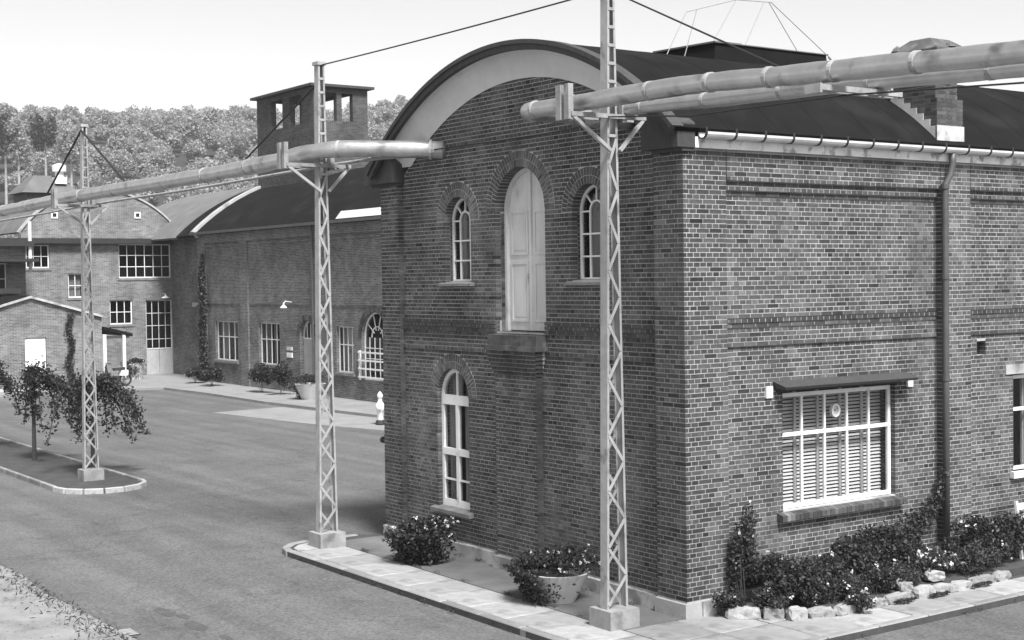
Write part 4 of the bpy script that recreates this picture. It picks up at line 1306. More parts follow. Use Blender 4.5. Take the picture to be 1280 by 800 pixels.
shrub((0.42, 2.15, 0.34), (0.56, 0.72, 0.46), 4800, 'dark bushy shrub in the bed below the left end of the sill', 33, 'leaf2', 0.055, 18)
shrub((0.42, 3.0, 0.36), (0.56, 0.74, 0.52), 5000, 'dark bushy shrub in the bed below the middle of the sill', 34, 'leaf', 0.06, 10)
shrub((0.30, 3.85, 0.46), (0.46, 0.72, 0.62), 5000, 'tall dark shrub in the bed below the right end of the sill', 35, 'leaf', 0.06, 6)
shrub((0.72, 4.15, 0.30), (0.36, 0.70, 0.28), 2400, 'low clump of massed white flowers in the bed', 36, 'leaf2', 0.05, 130, 0.05, 'flowers', 'white_flowers')
shrub((0.82, 5.15, 0.24), (0.34, 0.50, 0.30), 2200, 'feathery low plant at the right end of the stone edging', 37, 'leaf2', 0.05, 6)
shrub((0.38, 6.25, 0.44), (0.56, 0.85, 0.68), 6000, 'big rounded flowering shrub right of the downpipe', 38, 'leaf', 0.06, 60)
shrub((0.45, 7.5, 0.40), (0.52, 0.72, 0.6), 4400, 'flowering shrub under the right-hand window at the picture edge', 39, 'leaf', 0.06, 50)
shrub((1.22, 2.10, 0.14), (0.20, 0.30, 0.20), 900, 'tuft of pale flowers spilling over the edging stones', 40, 'leaf2', 0.05, 30, cat='plant', name='flower_tuft')
shrub((0.24, 0.55, 0.15), (0.22, 0.26, 0.22), 800, 'small flowering tuft at the left end of the bed', 41, 'leaf', 0.05, 12, cat='plant', name='flower_tuft')
for k, (x, y, lab) in enumerate(((1.24, 3.05, 'flat weed tuft beside the middle edging stones'), (1.26, 3.75, 'flat dark weed tuft beside the right edging stones'), (1.26, 4.75, 'thin weed tuft at the far edging stones'))):
    shrub((x, y, 0.035), (0.07, 0.30, 0.05), 420, lab, 45+k, 'leaf2', 0.035, cat='weed', name='weed_tuft', stems=0)
for k, (x, y, rx, ry, rz, fl, lab) in enumerate(((0.62, 1.05, 0.30, 0.36, 0.26, 16, 'low flowering plant behind the first edging stones'), (0.86, 1.55, 0.28, 0.40, 0.28, 22, 'low pale-flowered plant in the front row beside the corner shrub'), (0.88, 2.2, 0.28, 0.42, 0.30, 12, 'bushy front-row plant behind the spilling flower tuft'), (0.82, 2.85, 0.30, 0.44, 0.30, 24, 'flowering front-row plant below the middle of the window'), (0.80, 3.45, 0.30, 0.40, 0.26, 10, 'low dark front-row plant left of the massed white flowers'), (0.55, 4.75, 0.34, 0.40, 0.34, 8, 'dark leafy plant between the white flowers and the downpipe'), (0.72, 5.75, 0.30, 0.44, 0.36, 18, 'front-row flowering plant right of the downpipe foot'))):
    shrub((x, y, rz*0.75), (rx, ry, rz), 1900, lab, 140+k, 'leaf' if k % 2 else 'leaf2', 0.05, fl, cat='plant', name='bedding_plant', bottom=-0.2, stems=4)
# weeds in the joints of the pavement and at the foot of the walls
r = np.random.default_rng(55)
seeds = [(x, KY-0.02+r.normal(0, 0.02)) for x in r.uniform(-8, 1, 26)]+[(x, -0.02+r.normal(0, 0.03)) for x in r.uniform(-8, -0.2, 22)]+[(1.92+r.normal(0, 0.02), y) for y in r.uniform(-1, 8, 12)]+[(x, KY+1.03) for x in r.uniform(-7.5, 0.5, 18)]
pts = np.concatenate([np.array([x, y, -0.07 if y < KY+0.1 or x > 1.88 else 0.012])+np.abs(r.normal(0, 1, (24, 3)))*np.array([0.05, 0.018, 0.018])*np.sign(r.normal(0, 1, (24, 3))*np.array([1, 1, 0])+np.array([0, 0, 1])) for x, y in seeds])
link('pavement_weeds', leaf_mesh('pavement_weeds', pts, 0.03, M['leaf2'], 0.2, 56, 0.4), None, 'stuff', 'tiny weeds growing in the pavement joints', 'weeds')
# ivy climbing to the downpipe
r = np.random.default_rng(77)
path = smooth_path([(-0.02, 3.7, 0.45), (-0.03, 4.3, 0.62), (-0.03, 4.75, 0.80), (-0.02, 5.1, 0.98), (0.02, 5.30, 1.30), (0.03, 5.34, 1.60)], 10)
pts = []
for i, p in enumerate(path):
    w = 0.16*(1-i/len(path))+0.035
    for k in range(int(60*(1-i/len(path)))+14): pts.append((p.x+0.03+abs(r.normal(0, 0.035)), p.y+r.normal(0, w), p.z+r.normal(0, w*0.8)))
for i in range(220):
    u = r.uniform(0, 1); pts.append((-0.05+abs(r.normal(0, .02)), 4.95+0.05*math.sin(u*9), 0.15+u*0.75))
iv = thing('ivy', 'ivy strand creeping up the wall towards the downpipe', 'ivy', (0, 4.5, 0.1))
link('foliage', leaf_mesh('foliage', np.array(pts), 0.05, M['ivy'], 0.0, 78, 0.8), iv)
q = MB(); q.tube(path, 0.010, 6); part('stem', q, M['bark'], iv)

# white garden chair cut by the right edge
gc = thing('garden_chair', 'white wooden garden chair beside the right-hand shrub', 'chair', (0.75, 6.95, 0))
def gpart(n, a, b, w, h): q = MB(); q.obox(a, b, w, h); part(n, q, M['white'], gc)
X0, Y0 = 0.62, 6.62
for (dx, dy, top) in ((0, 0, 1.02), (0, 0.5, 1.02), (0.45, 0, 0.6), (0.45, 0.5, 0.6)):
    gpart('leg', (X0+dx, Y0+dy, 0.0), (X0+dx-(0.12 if top > 1 else 0), Y0+dy, top), 0.045, 0.045)
for k in range(4): gpart('seat_slat', (X0+0.05+0.11*k, Y0-0.03, 0.42), (X0+0.05+0.11*k, Y0+0.53, 0.42), 0.09, 0.02)
for k in range(3): gpart('back_slat', (X0-0.06-0.03*k, Y0, 0.60+0.16*k), (X0-0.06-0.03*k, Y0+0.5, 0.60+0.16*k), 0.025, 0.10)
for dy in (0, 0.5): gpart('armrest', (X0-0.06, Y0+dy, 0.62), (X0+0.5, Y0+dy, 0.62), 0.06, 0.025)

# ================================================================== REAR BUILDINGS
def grid_window(parent, P, u0, u1, z0, z1, cols, rows, d, fr=0.05, bar=0.028, mat_='white', rows_at=None, back=True, curt=(), arch=False, pane_each=True):
    q = MB()
    zt = [z0+(z1-z0)*i/rows for i in range(rows+1)] if rows_at is None else rows_at
    if arch:
        c, r = (u0+u1)/2, (u1-u0)/2-fr/2
        ubar(q, P, [(c-r, z0+fr/2), (c+r, z0+fr/2)]+[(c+r*math.cos(math.pi*i/16), z1+r*math.sin(math.pi*i/16)) for i in range(17)], fr, d, d+0.05, closed=True)
        for a in (36, 72, 108, 144):
            a = math.radians(a); ubar(q, P, [(c+0.3*r*math.cos(a), z1+0.3*r*math.sin(a)), (c+r*math.cos(a), z1+r*math.sin(a))], bar, d+0.006, d+0.04)
        ubar(q, P, [(c+0.45*r*math.cos(math.pi*i/10), z1+0.45*r*math.sin(math.pi*i/10)) for i in range(11)], bar, d+0.004, d+0.042)
    else:
        ubar(q, P, [(u0+fr/2, z0+fr/2), (u1-fr/2, z0+fr/2), (u1-fr/2, z1-fr/2), (u0+fr/2, z1-fr/2)], fr, d, d+0.05, closed=True)
    for i in range(1, cols):
        u = u0+(u1-u0)*i/cols; ubar(q, P, [(u, z0), (u, z1)], bar, d+0.003, d+0.045)
    for z in zt[1:-1]: ubar(q, P, [(u0, z), (u1, z)], bar, d+0.006, d+0.04)
    w = part('window', q, M[mat_], parent)
    for i in range(cols):
        for a, b in zip(zt, zt[1:]):
            g = MB(); upane(g, P, u0+(u1-u0)*i/cols, u0+(u1-u0)*(i+1)/cols, a, b, d+0.02); part('pane', g, M['glass'], w)
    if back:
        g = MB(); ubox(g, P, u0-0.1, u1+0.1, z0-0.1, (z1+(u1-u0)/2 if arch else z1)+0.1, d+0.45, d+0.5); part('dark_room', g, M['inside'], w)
    for a, b in curt: curtain(w, P, a, b, z0+0.02, z1-0.02, d+0.15, n=6)
    return w

# ---- long rear hall (wall parallel to the gable front)
HB = thing('rear_hall', 'long low brick hall with dark curved roof at the back of the yard', 'building', (-42, 18, 0))
PB = Plane('y', 14.2)
hb_w1 = (-49.14, -46.57, 1.09, 2.93, False); hb_w2 = (-44.33, -42.21, 1.08, 2.93, False); hb_w3 = (-36.97, -35.48, 1.04, 2.90, False)
hb_d = (-40.25, -38.95, 0.0, 2.45, True); hb_a = (-34.85, -32.85, 0.83, 2.50, True)
mb = MB()
holed_wall(mb, PB, -51.0, -20, 0, 7.05, [hb_w1, hb_w2, hb_w3, hb_d, hb_a], 0.08, 0.3)
for a, b in ((-51.0, -50.05), (-46.15, -45.29), (-39.0, -38.3), (-31.5, -30.7), (-24, -23.2)):
    ubox(mb, PB, a, b, 2.95 if a in (-39.0,) else 0, 6.62, 0.0, 0.1)
ubox(mb, PB, -51.0, -20, 6.62, 7.05, -0.01, 0.1)
ubox(mb, PB, -51.0, -20, 6.42, 6.50, 0.03, 0.1)
ubox(mb, PB, -51.0, -20, 3.75, 3.90, 0.045, 0.1)
ubox(mb, PB, -51.0, -20, 3.68, 3.75, 0.06, 0.1)
mb.box(-51.0, -50.7, 14.29, 29.2, 0, 7.0); mb.box(-51.0, -20, 28.9, 29.2, 0, 7.0); mb.box(-20.3, -20, 14.29, 28.9, 0, 7.0)
hbw = part('wall', mb, M['bwall'], HB, uv=True)
# barrel roof: eave (14.1,7.1), through (17.2,9.15) and (20.7,10.2)
def barrel(mb, axis, lo, hi, R, c, zc, t0, t1, thick=0.12, n=24):
    for i in range(n):
        a, b = t0+(t1-t0)*i/n, t0+(t1-t0)*(i+1)/n
        def pt(r, t, l): 
            h, z = c+r*math.sin(t), zc+r*math.cos(t)
            return (l, h, z) if axis == 'x' else (h, l, z) if False else ((l, h, z) if axis == 'x' else (l, h, z))
        mb.hexa([pt(R-thick, a, lo), pt(R-thick, b, lo), pt(R-thick, b, hi), pt(R-thick, a, hi), pt(R, a, lo), pt(R, b, lo), pt(R, b, hi), pt(R, a, hi)])
RB, CB = 11.24, 21.7
ZB = 7.12-math.sqrt(RB**2-(CB-13.95)**2)
t0, t1 = -math.asin((CB-13.95)/RB), math.asin((CB-13.95)/RB)
mb = MB(); barrel(mb, 'x', -50.6, -19.8, RB, CB, ZB, t0, t1)
rb = part('roof', mb, M['felt'], HB)
mb = MB(); barrel(mb, 'x', -53.2, -51.0, RB-0.1, CB, ZB, t0, t1)
part('rear_roof', mb, M['felt'], HB)
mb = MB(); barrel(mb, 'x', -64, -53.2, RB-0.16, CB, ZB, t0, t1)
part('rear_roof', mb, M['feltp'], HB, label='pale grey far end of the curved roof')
mb = MB(); barrel(mb, 'x', -51.0, -50.6, RB+0.12, CB, ZB, t0, t1, 0.4)
part('roof_verge', mb, M['vpaint'], HB)
mb = MB(); mb.box(-51.1, -19.8, 13.86, 14.0, 7.05, 7.17); mb.box(-51.0, -19.8, 14.0, 14.25, 7.05, 7.10)
part('gutter', mb, M['lead'], HB)
mb = MB(); mb.tube([(-38.66, 14.05, 7.05), (-38.66, 14.1, 6.8), (-38.66, 14.1, 0.2)], 0.05, 8)
part('downpipe', mb, M['lead'], HB)
mb = MB()
mb.hexa([(-36.4, 14.02, 7.22), (-31, 14.02, 7.22), (-31, 15.0, 7.3), (-36.4, 15.0, 7.3), (-36.1, 14.12, 7.52), (-31, 14.12, 7.52), (-31, 15.0, 7.6), (-36.1, 15.0, 7.6)])
part('skylight', mb, M['white'], rb)
for h, curt in ((hb_w1, ((-49.0, -48.2),)), (hb_w2, ((-44.2, -43.5), (-43.3, -43.0))), (hb_w3, ((-36.9, -36.5),))):
    grid_window(HB, PB, h[0], h[1], h[2], h[3], 4, 2, 0.2, 0.05, 0.04, rows_at=[h[2], h[2]+(h[3]-h[2])*0.6, h[3]], curt=curt)
    q = MB(); ubox(q, PB, h[0]-0.1, h[1]+0.1, h[2]-0.12, h[2]-0.005, -0.02, 0.2); part('sill', q, M['sill'], HB)
w = grid_window(HB, PB, hb_a[0], hb_a[1], hb_a[2], hb_a[3], 5, 4, 0.2, 0.06, 0.03, arch=True)
for z in (0.95, 1.28, 1.6, 1.92):
    q = MB(); ubox(q, PB, hb_a[0]-0.1, hb_a[1]+0.1, z-0.03, z+0.03, -0.06, -0.02); part('guard_rail', q, M['white'], w)
for u in (hb_a[0]-0.07, hb_a[1]+0.07):
    q = MB(); ubox(q, PB, u-0.04, u+0.04, 0.83, 1.98, -0.02, 0.06); part('guard_post', q, M['white'], w)
def arch_ring(P, h, parent, wd=0.25, d0=-0.0, m_='bwall'):
    c, r = (h[0]+h[1])/2, (h[1]-h[0])/2
    n = int(math.pi*r/0.075)
    for k in range(n):
        q = MB(); a, b = math.pi*k/n+0.006, math.pi*(k+1)/n-0.006
        pts = [(c+rr*math.cos(t), h[3]+rr*math.sin(t)) for rr, t in ((r, a), (r+wd, a), (r+wd, b), (r, b))]
        q.hexa([P.p(u, z, 0.12) for u, z in pts]+[P.p(u, z, 0.055+d0) for u, z in pts], tone())
        part('arch_brick', q, M['brick'], parent)
arch_ring(PB, hb_d, hbw); arch_ring(PB, hb_a, hbw)
c = (hb_d[0]+hb_d[1])/2
q = MB(); ubox(q, PB, hb_d[0], hb_d[1], 0.0, 2.3, 0.26, 0.31)
for i in range(6): ubox(q, PB, hb_d[0]+0.03+i*0.21, hb_d[0]+0.22+i*0.21, 0.05, 2.25, 0.25, 0.262)
dd = part('door', q, M['greydoor'], HB)
q = MB(); ubar(q, PB, [(hb_d[0]+0.03, 2.32), (hb_d[1]-0.03, 2.32)]+[(c+0.62*math.cos(math.pi*i/12), 2.45+0.62*math.sin(math.pi*i/12)) for i in range(13)], 0.06, 0.25, 0.3, closed=True)
for i in (1, 2, 3): ubar(q, PB, [(c-0.65+0.325*i, 2.32), (c-0.65+0.325*i, 2.45+math.sqrt(0.62**2-(0.325*(i-2))**2))], 0.035, 0.255, 0.295)
part('fanlight', q, M['white'], dd)
q = MB(); ubox(q, PB, hb_d[0], hb_d[1], 2.3, 3.2, 0.33, 0.36); part('dark_room', q, M['inside'], dd)
q = MB(); q.lathe([(0.03, 0.22), (0.04, 0.12), (0.14, 0.03), (0.15, 0.0), (0.0, 0.02)], (-40.9, 13.86, 3.62), 14); q.tube([(-40.9, 14.25, 3.85), (-40.9, 13.95, 3.9), (-40.9, 13.86, 3.8)], 0.02, 6)
single('wall_lamp', q, M['white'], 'white enamel lamp above the arched rear door', 'lamp')
for z0, z1, m_ in ((1.47, 1.68, 'white'), (1.78, 1.92, 'oldwhite')):
    q = MB(); ubox(q, PB, -41.45, -40.95, z0, z1, 0.03, 0.08)
    for k in range(3): ubox(q, PB, -41.38, -41.05+0.05*(k % 2), z0+0.04+0.05*k, z0+0.055+0.05*k, 0.026, 0.031)
    single('wall_sign', q, M[m_], 'lower white notice board beside the arched rear door' if z0 < 1.6 else 'upper grey notice board beside the arched rear door', 'sign', 'notices by the rear door')

# ---- link wing between hall and gabled factory
LK = thing('link_wing', 'narrow brick link between the gabled factory and the rear hall', 'building', (-54, 16, 0))
PK = Plane('y', 15.3)
mb = MB(); holed_wall(mb, PK, -57.0, -51.0, 0, 7.2, [(-53.6, -51.8, 0.9, 3.5, False), (-53.0, -52.2, 4.2, 6.6, False)], 0.0, 0.25)
ubox(mb, PK, -57.0, -51.0, 6.9, 7.2, -0.06, 0.1)
mb.box(-57.2, -51.02, 19.0, 19.3, 0, 7.0)
part('wall', mb, M['bwall'], LK, uv=True)
grid_window(LK, PK, -53.6, -51.8, 0.9, 3.5, 4, 6, 0.12, 0.05, 0.03, 'oldwhite')
grid_window(LK, PK, -53.0, -52.2, 4.2, 6.6, 2, 3, 0.12, 0.06, 0.03, 'oldwhite')
q = MB(); ubox(q, PK, -53.8, -51.1, 3.55, 3.75, -0.25, 0.05); part('lintel', q, M['plinth'], LK)
q = MB(); ubox(q, PK, -57.0, -51.1, 7.2, 7.3, -0.15, 3.9); part('roof', q, M['felt'], LK)

# ---- gabled factory (faces the camera side)
GA = thing('gabled_factory', 'pale brick factory with a curved gable at the far end of the yard', 'building', (-60, 11, 0))
PA = Plane('x', -57.0)
ga = dict(w1=(12.45, 15.24, 5.04, 6.79, False), w2=(7.76, 8.91, 5.58, 6.74, False), w3=(9.82, 10.57, 4.08, 5.30, False), w4=(11.93, 13.12, 2.67, 3.93, False), d=(13.83, 15.27, 0.0, 3.89, False))
RA, ZA, CA = 5.0, 4.47, 11.6
def a_top(u): return ZA+math.sqrt(max(0.01, RA**2-(u-CA)**2)) if abs(u-CA) < 4.1 else 6.9
mb = MB()
holed_wall(mb, PA, 4.0, 15.7, 0, 6.95, list(ga.values()), 0.0, 0.3)
holed_wall(mb, PA, 7.55, 15.65, 6.95, lambda u: max(6.96, a_top(u)), [], 0.02, 0.3)
mb.box(-70, -57.3, 15.4, 15.7, 0, 7.4); mb.box(-70, -57.3, 4.0, 4.3, 0, 7.0); mb.box(-70, -69.7, 4, 15.7, 0, 7.4)
gaw = part('wall', mb, M['bwall_a'], GA, uv=True)
mb = MB(); ubox(mb, PA, 4.0, 15.8, 6.80, 7.06, -0.34, 0.1)
part('ledge', mb, M['dsteel'], GA)
mb = MB(); mb2 = MB(); n = 28
tm = math.asin(4.12/RA)
for i in range(n):
    a, b = -tm+2*tm*i/n, -tm+2*tm*(i+1)/n
    for m_, r0, r1, x0, x1 in ((mb, RA+0.02, RA+0.11, -56.95, -57.25), (mb2, RA+0.0, RA+0.10, -57.25, -70)):
        pts = [(CA+r*math.sin(t), ZA+r*math.cos(t)) for r, t in ((r0, a), (r1, a), (r1, b), (r0, b))]
        m_.hexa([(x1, u, z) for u, z in pts]+[(x0, u, z) for u, z in pts])
part('gable_verge', mb, M['vpaint'], GA)
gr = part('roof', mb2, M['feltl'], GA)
grid_window(GA, PA, *ga['w1'][:4], 6, 3, 0.1, 0.06, 0.035)
grid_window(GA, PA, *ga['w2'][:4], 3, 2, 0.1, 0.06, 0.035)
grid_window(GA, PA, *ga['w3'][:4], 2, 2, 0.1, 0.06, 0.035, curt=((9.85, 10.5),))
grid_window(GA, PA, *ga['w4'][:4], 3, 2, 0.1, 0.06, 0.035)
dw = grid_window(GA, PA, 13.83, 15.27, 1.32, 3.89, 4, 4, 0.1, 0.06, 0.03, 'oldwhite', rows_at=[1.32, 1.85, 2.55, 3.2, 3.89])
q = MB(); ubox(q, PA, 13.83, 14.54, 0.02, 1.30, 0.08, 0.14); ubox(q, PA, 14.56, 15.27, 0.02, 1.30, 0.08, 0.14); ubox(q, PA, 13.83, 15.27, 0.0, 0.08, 0.06, 0.14)
part('double_door', q, M['greydoor'], GA)
for u, z in ((9.21, 8.22), (13.49, 8.28)):
    q = MB(); ubar(q, PA, [(u-0.13, z-0.13), (u+0.13, z-0.13), (u+0.13, z+0.13), (u-0.13, z+0.13)], 0.07, -0.02, 0.06, closed=True); v = part('gable_vent', q, M['white'], GA)
    q = MB(); ubox(q, PA, u-0.1, u+0.1, z-0.1, z+0.1, 0.0, 0.015); part('vent_hole', q, M['inside'], v)
for k in ('w1', 'w2', 'w3', 'w4'):
    h = ga[k]; q = MB(); ubox(q, PA, h[0]-0.08, h[1]+0.08, h[2]-0.12, h[2]-0.004, -0.04, 0.1); part('sill', q, M['sill'], GA)
q = MB(); q.tube([(-56.9, 15.5, 7.0), (-56.9, 15.5, 0.1)], 0.05, 8); part('downpipe', q, M['zinc'], GA)
q = MB(); q.lathe([(0.03, 0.2), (0.05, 0.12), (0.2, 0.03), (0.22, 0.0), (0.0, 0.02)], (-56.6, 14.75, 3.98), 14); q.tube([(-57.02, 14.75, 4.2), (-56.6, 14.75, 4.2)], 0.02, 6)
single('wall_lamp', q, M['white'], 'white enamel lamp above the tall glazed factory door', 'lamp')
# roof lantern with cowl
LN = thing('roof_lantern', 'pale hipped roof lantern with white cowl above the gabled factory', 'roof lantern', (-61, 9.9, 9.2))
q = MB(); q.box(-62.2, -59.8, 8.7, 11.2, 8.9, 9.5); part('base', q, M['dsteel'], LN)
q = MB(); q.hexa([(-62.5, 8.4, 9.5), (-59.6, 8.4, 9.5), (-59.6, 11.5, 9.5), (-62.5, 11.5, 9.5), (-61.6, 9.3, 10.45), (-60.6, 9.3, 10.45), (-60.6, 10.4, 10.45), (-61.6, 10.4, 10.45)])
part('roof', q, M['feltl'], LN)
q = MB(); q.box(-60.5, -59.9, 10.2, 10.8, 10.0, 10.35); q.lathe([(0.22, 0), (0.22, 0.25), (0.36, 0.3), (0.36, 0.62), (0.1, 0.72), (0, 0.72)], (-60.2, 10.5, 10.35), 12); part('cowl', q, M['white'], LN)

# ---- left annex with dark loading canopy
AN = thing('left_annex', 'dark brick annex with a loading canopy at the left picture edge', 'building', (-58, 2, 0))
PN = Plane('x', -55.2)
mb = MB(); holed_wall(mb, PN, -9, 7.2, 0, 6.6, [(4.2, 6.3, 4.3, 5.8, False)], 0.0, 0.3)
mb.box(-66, -55.5, 6.9, 7.2, 0, 6.6)
part('wall', mb, M['bwall'], AN, uv=True)
grid_window(AN, PN, 4.2, 6.3, 4.3, 5.8, 3, 2, 0.1)
q = MB(); ubox(q, PN, -9, 7.5, 6.6, 6.85, -0.5, 0.4); ubox(q, PN, 2.0, 7.45, 5.85, 6.0, -1.4, 0.0); part('canopy', q, M['dsteel'], AN)
q = MB(); ubox(q, PN, 2.0, 6.7, 4.35, 4.6, -0.9, 0.0)
for k in range(5): ubox(q, PN, 2.0+k*0.4, 2.1+k*0.4, 4.6, 5.0, -0.85, -0.8)
part('balcony', q, M['dsteel'], AN)
q = MB(); q.tube([(-54.9, 7.35, 7.8), (-54.9, 7.35, 5.4)], 0.09, 8); part('white_post', q, M['oldwhite'], AN)
q = MB()
for i in range(14):
    a, b = -1.0+2.0*i/14*0.95, -1.0+2.0*(i+1)/14*0.95
    pts = [(1.5+r*math.sin(t), 2.2+r*math.cos(t)) for r, t in ((6.2, a), (6.35, a), (6.35, b), (6.2, b))]
    q.hexa([(-72, u, z) for u, z in pts]+[(-55.6, u, z) for u, z in pts])
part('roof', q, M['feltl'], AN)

# ---- gabled brick shed with white door
SH = thing('brick_shed', 'small low-gabled brick shed with a white door beside the factory', 'shed', (-53, 6, 0))
PS = Plane('x', -50.5)
mb = MB(); holed_wall(mb, PS, 2.75, 9.25, 0, lambda u: 4.18-abs(u-6.0)*0.29, [(5.73, 6.68, 0.0, 2.35, False)], 0.0, 0.2)
mb.box(-54.9, -50.7, 9.0, 9.25, 0, 3.2); mb.box(-54.9, -50.7, 2.75, 3.0, 0, 3.2)
shw = part('wall', mb, M['bwall_a'], SH, uv=True)
mb = MB()
for s in (-1, 1):
    e = 3.45
    mb.hexa([(-55, 6.0, 4.19), (-50.4, 6.0, 4.19), (-50.4, 6+s*e, 4.19-e*0.29), (-55, 6+s*e, 4.19-e*0.29), (-55, 6.0, 4.26), (-50.4, 6.0, 4.26), (-50.4, 6+s*e, 4.26-e*0.29), (-55, 6+s*e, 4.26-e*0.29)])
sr = part('roof', mb, M['felt'], SH)
for s in (-1, 1):
    q = MB(); e = 3.45
    q.hexa([(-50.42, 6.0, 4.15), (-50.36, 6.0, 4.15), (-50.36, 6+s*e, 4.15-e*0.29), (-50.42, 6+s*e, 4.15-e*0.29), (-50.42, 6.0, 4.255), (-50.36, 6.0, 4.255), (-50.36, 6+s*e, 4.255-e*0.29), (-50.42, 6+s*e, 4.255-e*0.29)])
    part('barge_board', q, M['plinth'], sr)
q = MB(); ubox(q, PS, 5.75, 6.66, 0.02, 2.33, 0.05, 0.10)
for i in range(5): ubox(q, PS, 5.76+i*0.18, 5.93+i*0.18, 0.04, 2.31, 0.042, 0.052)
sdoor = part('door', q, M['white'], SH)
q = MB(); ubox(q, PS, 6.55, 6.6, 1.05, 1.2, 0.0, 0.05); part('handle', q, M['dsteel'], sdoor)
q = MB(); ubox(q, PS, 2.75, 9.25, 0, 0.12, -0.12, -0.004); part('plinth', q, M['plinth'], SH)
r = np.random.default_rng(61)
u = r.uniform(0.1, 3.45, 900); pts = np.stack([-50.42+np.abs(r.normal(0, 0.03, 900)), 7.75+0.08*np.sin(u*4)+r.normal(0, 0.13, 900)*(1-0.15*u), u], 1)
vn = thing('wall_vine', 'thin dark vine climbing the shed wall right of its door', 'vine', (-50.45, 7.75, 0))
link('foliage', leaf_mesh('foliage', pts, 0.10, M['ivy'], 0, 62, 0.8), vn)
q = MB(); q.tube([(-50.44, 7.75, 0), (-50.45, 7.82, 1.2), (-50.45, 7.70, 2.2), (-50.45, 7.75, 3.3)], 0.03, 6); part('stem', q, M['bark'], vn)
# lean-to
LT = thing('bicycle_shelter', 'open lean-to shelter on white posts against the brick shed', 'shelter', (-52, 9.8, 0))
mb = MB(); mb.hexa([(-54.5, 9.27, 2.62), (-50.3, 9.27, 2.62), (-50.3, 10.65, 2.28), (-54.5, 10.65, 2.28), (-54.5, 9.27, 2.78), (-50.3, 9.27, 2.78), (-50.3, 10.65, 2.42), (-54.5, 10.65, 2.42)])
part('roof', mb, M['felt'], LT)
for x, y in ((-50.4, 10.25), (-50.4, 9.33), (-54.3, 10.25)):
    q = MB(); q.box(x-0.07, x+0.07, y-0.07, y+0.07, 0, 2.4); part('post', q, M['white'], LT)
q = MB(); q.box(-54.2, -54.1, 9.4, 10.1, 2.1, 2.3); part('light_strip', q, M['white'], LT)
q = MB(); q.box(-50.45, -50.35, 9.3, 10.5, 2.2, 2.34); part('beam', q, M['corbel'], LT)

# ---- moped by the shelter
MO = thing('moped', 'dark moped with a white rear box parked by the white shelter post', 'moped', (-50.2, 9.60, 0))
def wheel(y):
    q = MB(); q.tube([(-50.0+0.29*math.cos(2*math.pi*k/18)*0, y+0.26*math.cos(2*math.pi*k/18), 0.30+0.26*math.sin(2*math.pi*k/18)) for k in range(19)], 0.045, 8, False)
    w = part('wheel', q, M['tyre'], MO)
    q = MB(); q.tube([(-50.03, y, 0.30), (-49.97, y, 0.30)], 0.05, 8)
    for k in range(6): q.obox((-50, y, 0.3), (-50, y+0.24*math.cos(k*math.pi/3), 0.3+0.24*math.sin(k*math.pi/3)), 0.012, 0.012)
    part('hub', q, M['steel'], w)
wheel(9.15); wheel(10.15)
q = MB(); q.tube(smooth_path([(-50, 9.22, 0.95), (-50, 9.32, 0.6), (-50, 9.55, 0.35), (-50, 9.80, 0.35), (-50, 10.00, 0.55), (-50, 10.20, 0.62)], 5), 0.055, 8); q.box(-50.1, -49.9, 9.55, 9.85, 0.2, 0.48); part('frame', q, M['dsteel'], MO)
q = MB(); q.tube([(-50, 9.15, 0.30), (-50, 9.26, 1.05)], 0.035, 8); part('fork', q, M['dsteel'], MO)
q = MB(); q.tube([(-50.3, 9.35, 1.08), (-50.1, 9.26, 1.1), (-49.9, 9.26, 1.1), (-49.7, 9.35, 1.08)], 0.022, 6); part('handlebar', q, M['dsteel'], MO)
q = MB(); q.hexa([(-50.14, 9.60, 0.74), (-49.86, 9.60, 0.74), (-49.86, 10.10, 0.76), (-50.14, 10.10, 0.76), (-50.11, 9.58, 0.84), (-49.89, 9.58, 0.84), (-49.89, 10.12, 0.88), (-50.11, 10.12, 0.88)]); part('seat', q, M['tyre'], MO)
q = MB(); q.hexa([(-50.18, 9.85, 0.5), (-49.82, 9.85, 0.5), (-49.82, 10.22, 0.5), (-50.18, 10.22, 0.5), (-50.18, 9.92, 0.74), (-49.82, 9.92, 0.74), (-49.82, 10.24, 0.74), (-50.18, 10.24, 0.74)]); part('rear_box', q, M['white'], MO)
q = MB(); q.tube(smooth_path([(-50, 8.90, 0.42), (-50, 9.00, 0.58), (-50, 9.18, 0.63), (-50, 9.38, 0.55)], 4), 0.05, 6); part('mudguard', q, M['dsteel'], MO)

# ---- planters and shrubs along the rear hall
planter(-54.3, 12.15, 'barrel planter beside the tall glazed factory door', 63, (0.6, -0.6), 0.42, 0.46, 0.75, 1.0, 'leaf', 8, nl=1600)
planter(-36.95, 13.05, 'pale bowl planter below the arched rear door', 64, (-0.8, -0.2), 0.3, 0.55, 0.55, 1.15, 'leaf', 4, nl=1600)
for k, (x, y, rx, rz, lab) in enumerate(((-49.3, 13.3, 0.7, 0.42, 'low shrub at the foot of the tall ivy column'), (-46.9, 13.1, 1.0, 0.5, 'low dark shrub below the leftmost hall window'), (-41.6, 13.1, 1.2, 0.7, 'large dark shrub left of the arched rear door'), (-39.9, 13.2, 0.7, 0.75, 'upright dark shrub at the arched rear door jamb'))):
    shrub((x, y, rz*0.9), (rx, 0.6, rz), 1500, lab, 70+k, 'leaf', 0.11, 4, 0.07)
r = np.random.default_rng(71)
z = r.uniform(0.1, 6.1, 3200)
wd = np.where(z < 5.2, 0.55-0.04*z, 0.2*(6.2-z))
pts = np.stack([-50.1+r.uniform(-1, 1, 3200)*wd+0.08*np.sin(z*2.1), 14.12-np.abs(r.normal(0, 0.07, 3200)), z], 1)
iv = thing('ivy_column', 'tall dark ivy column climbing the left corner of the rear hall', 'ivy', (-50.1, 14.1, 0))
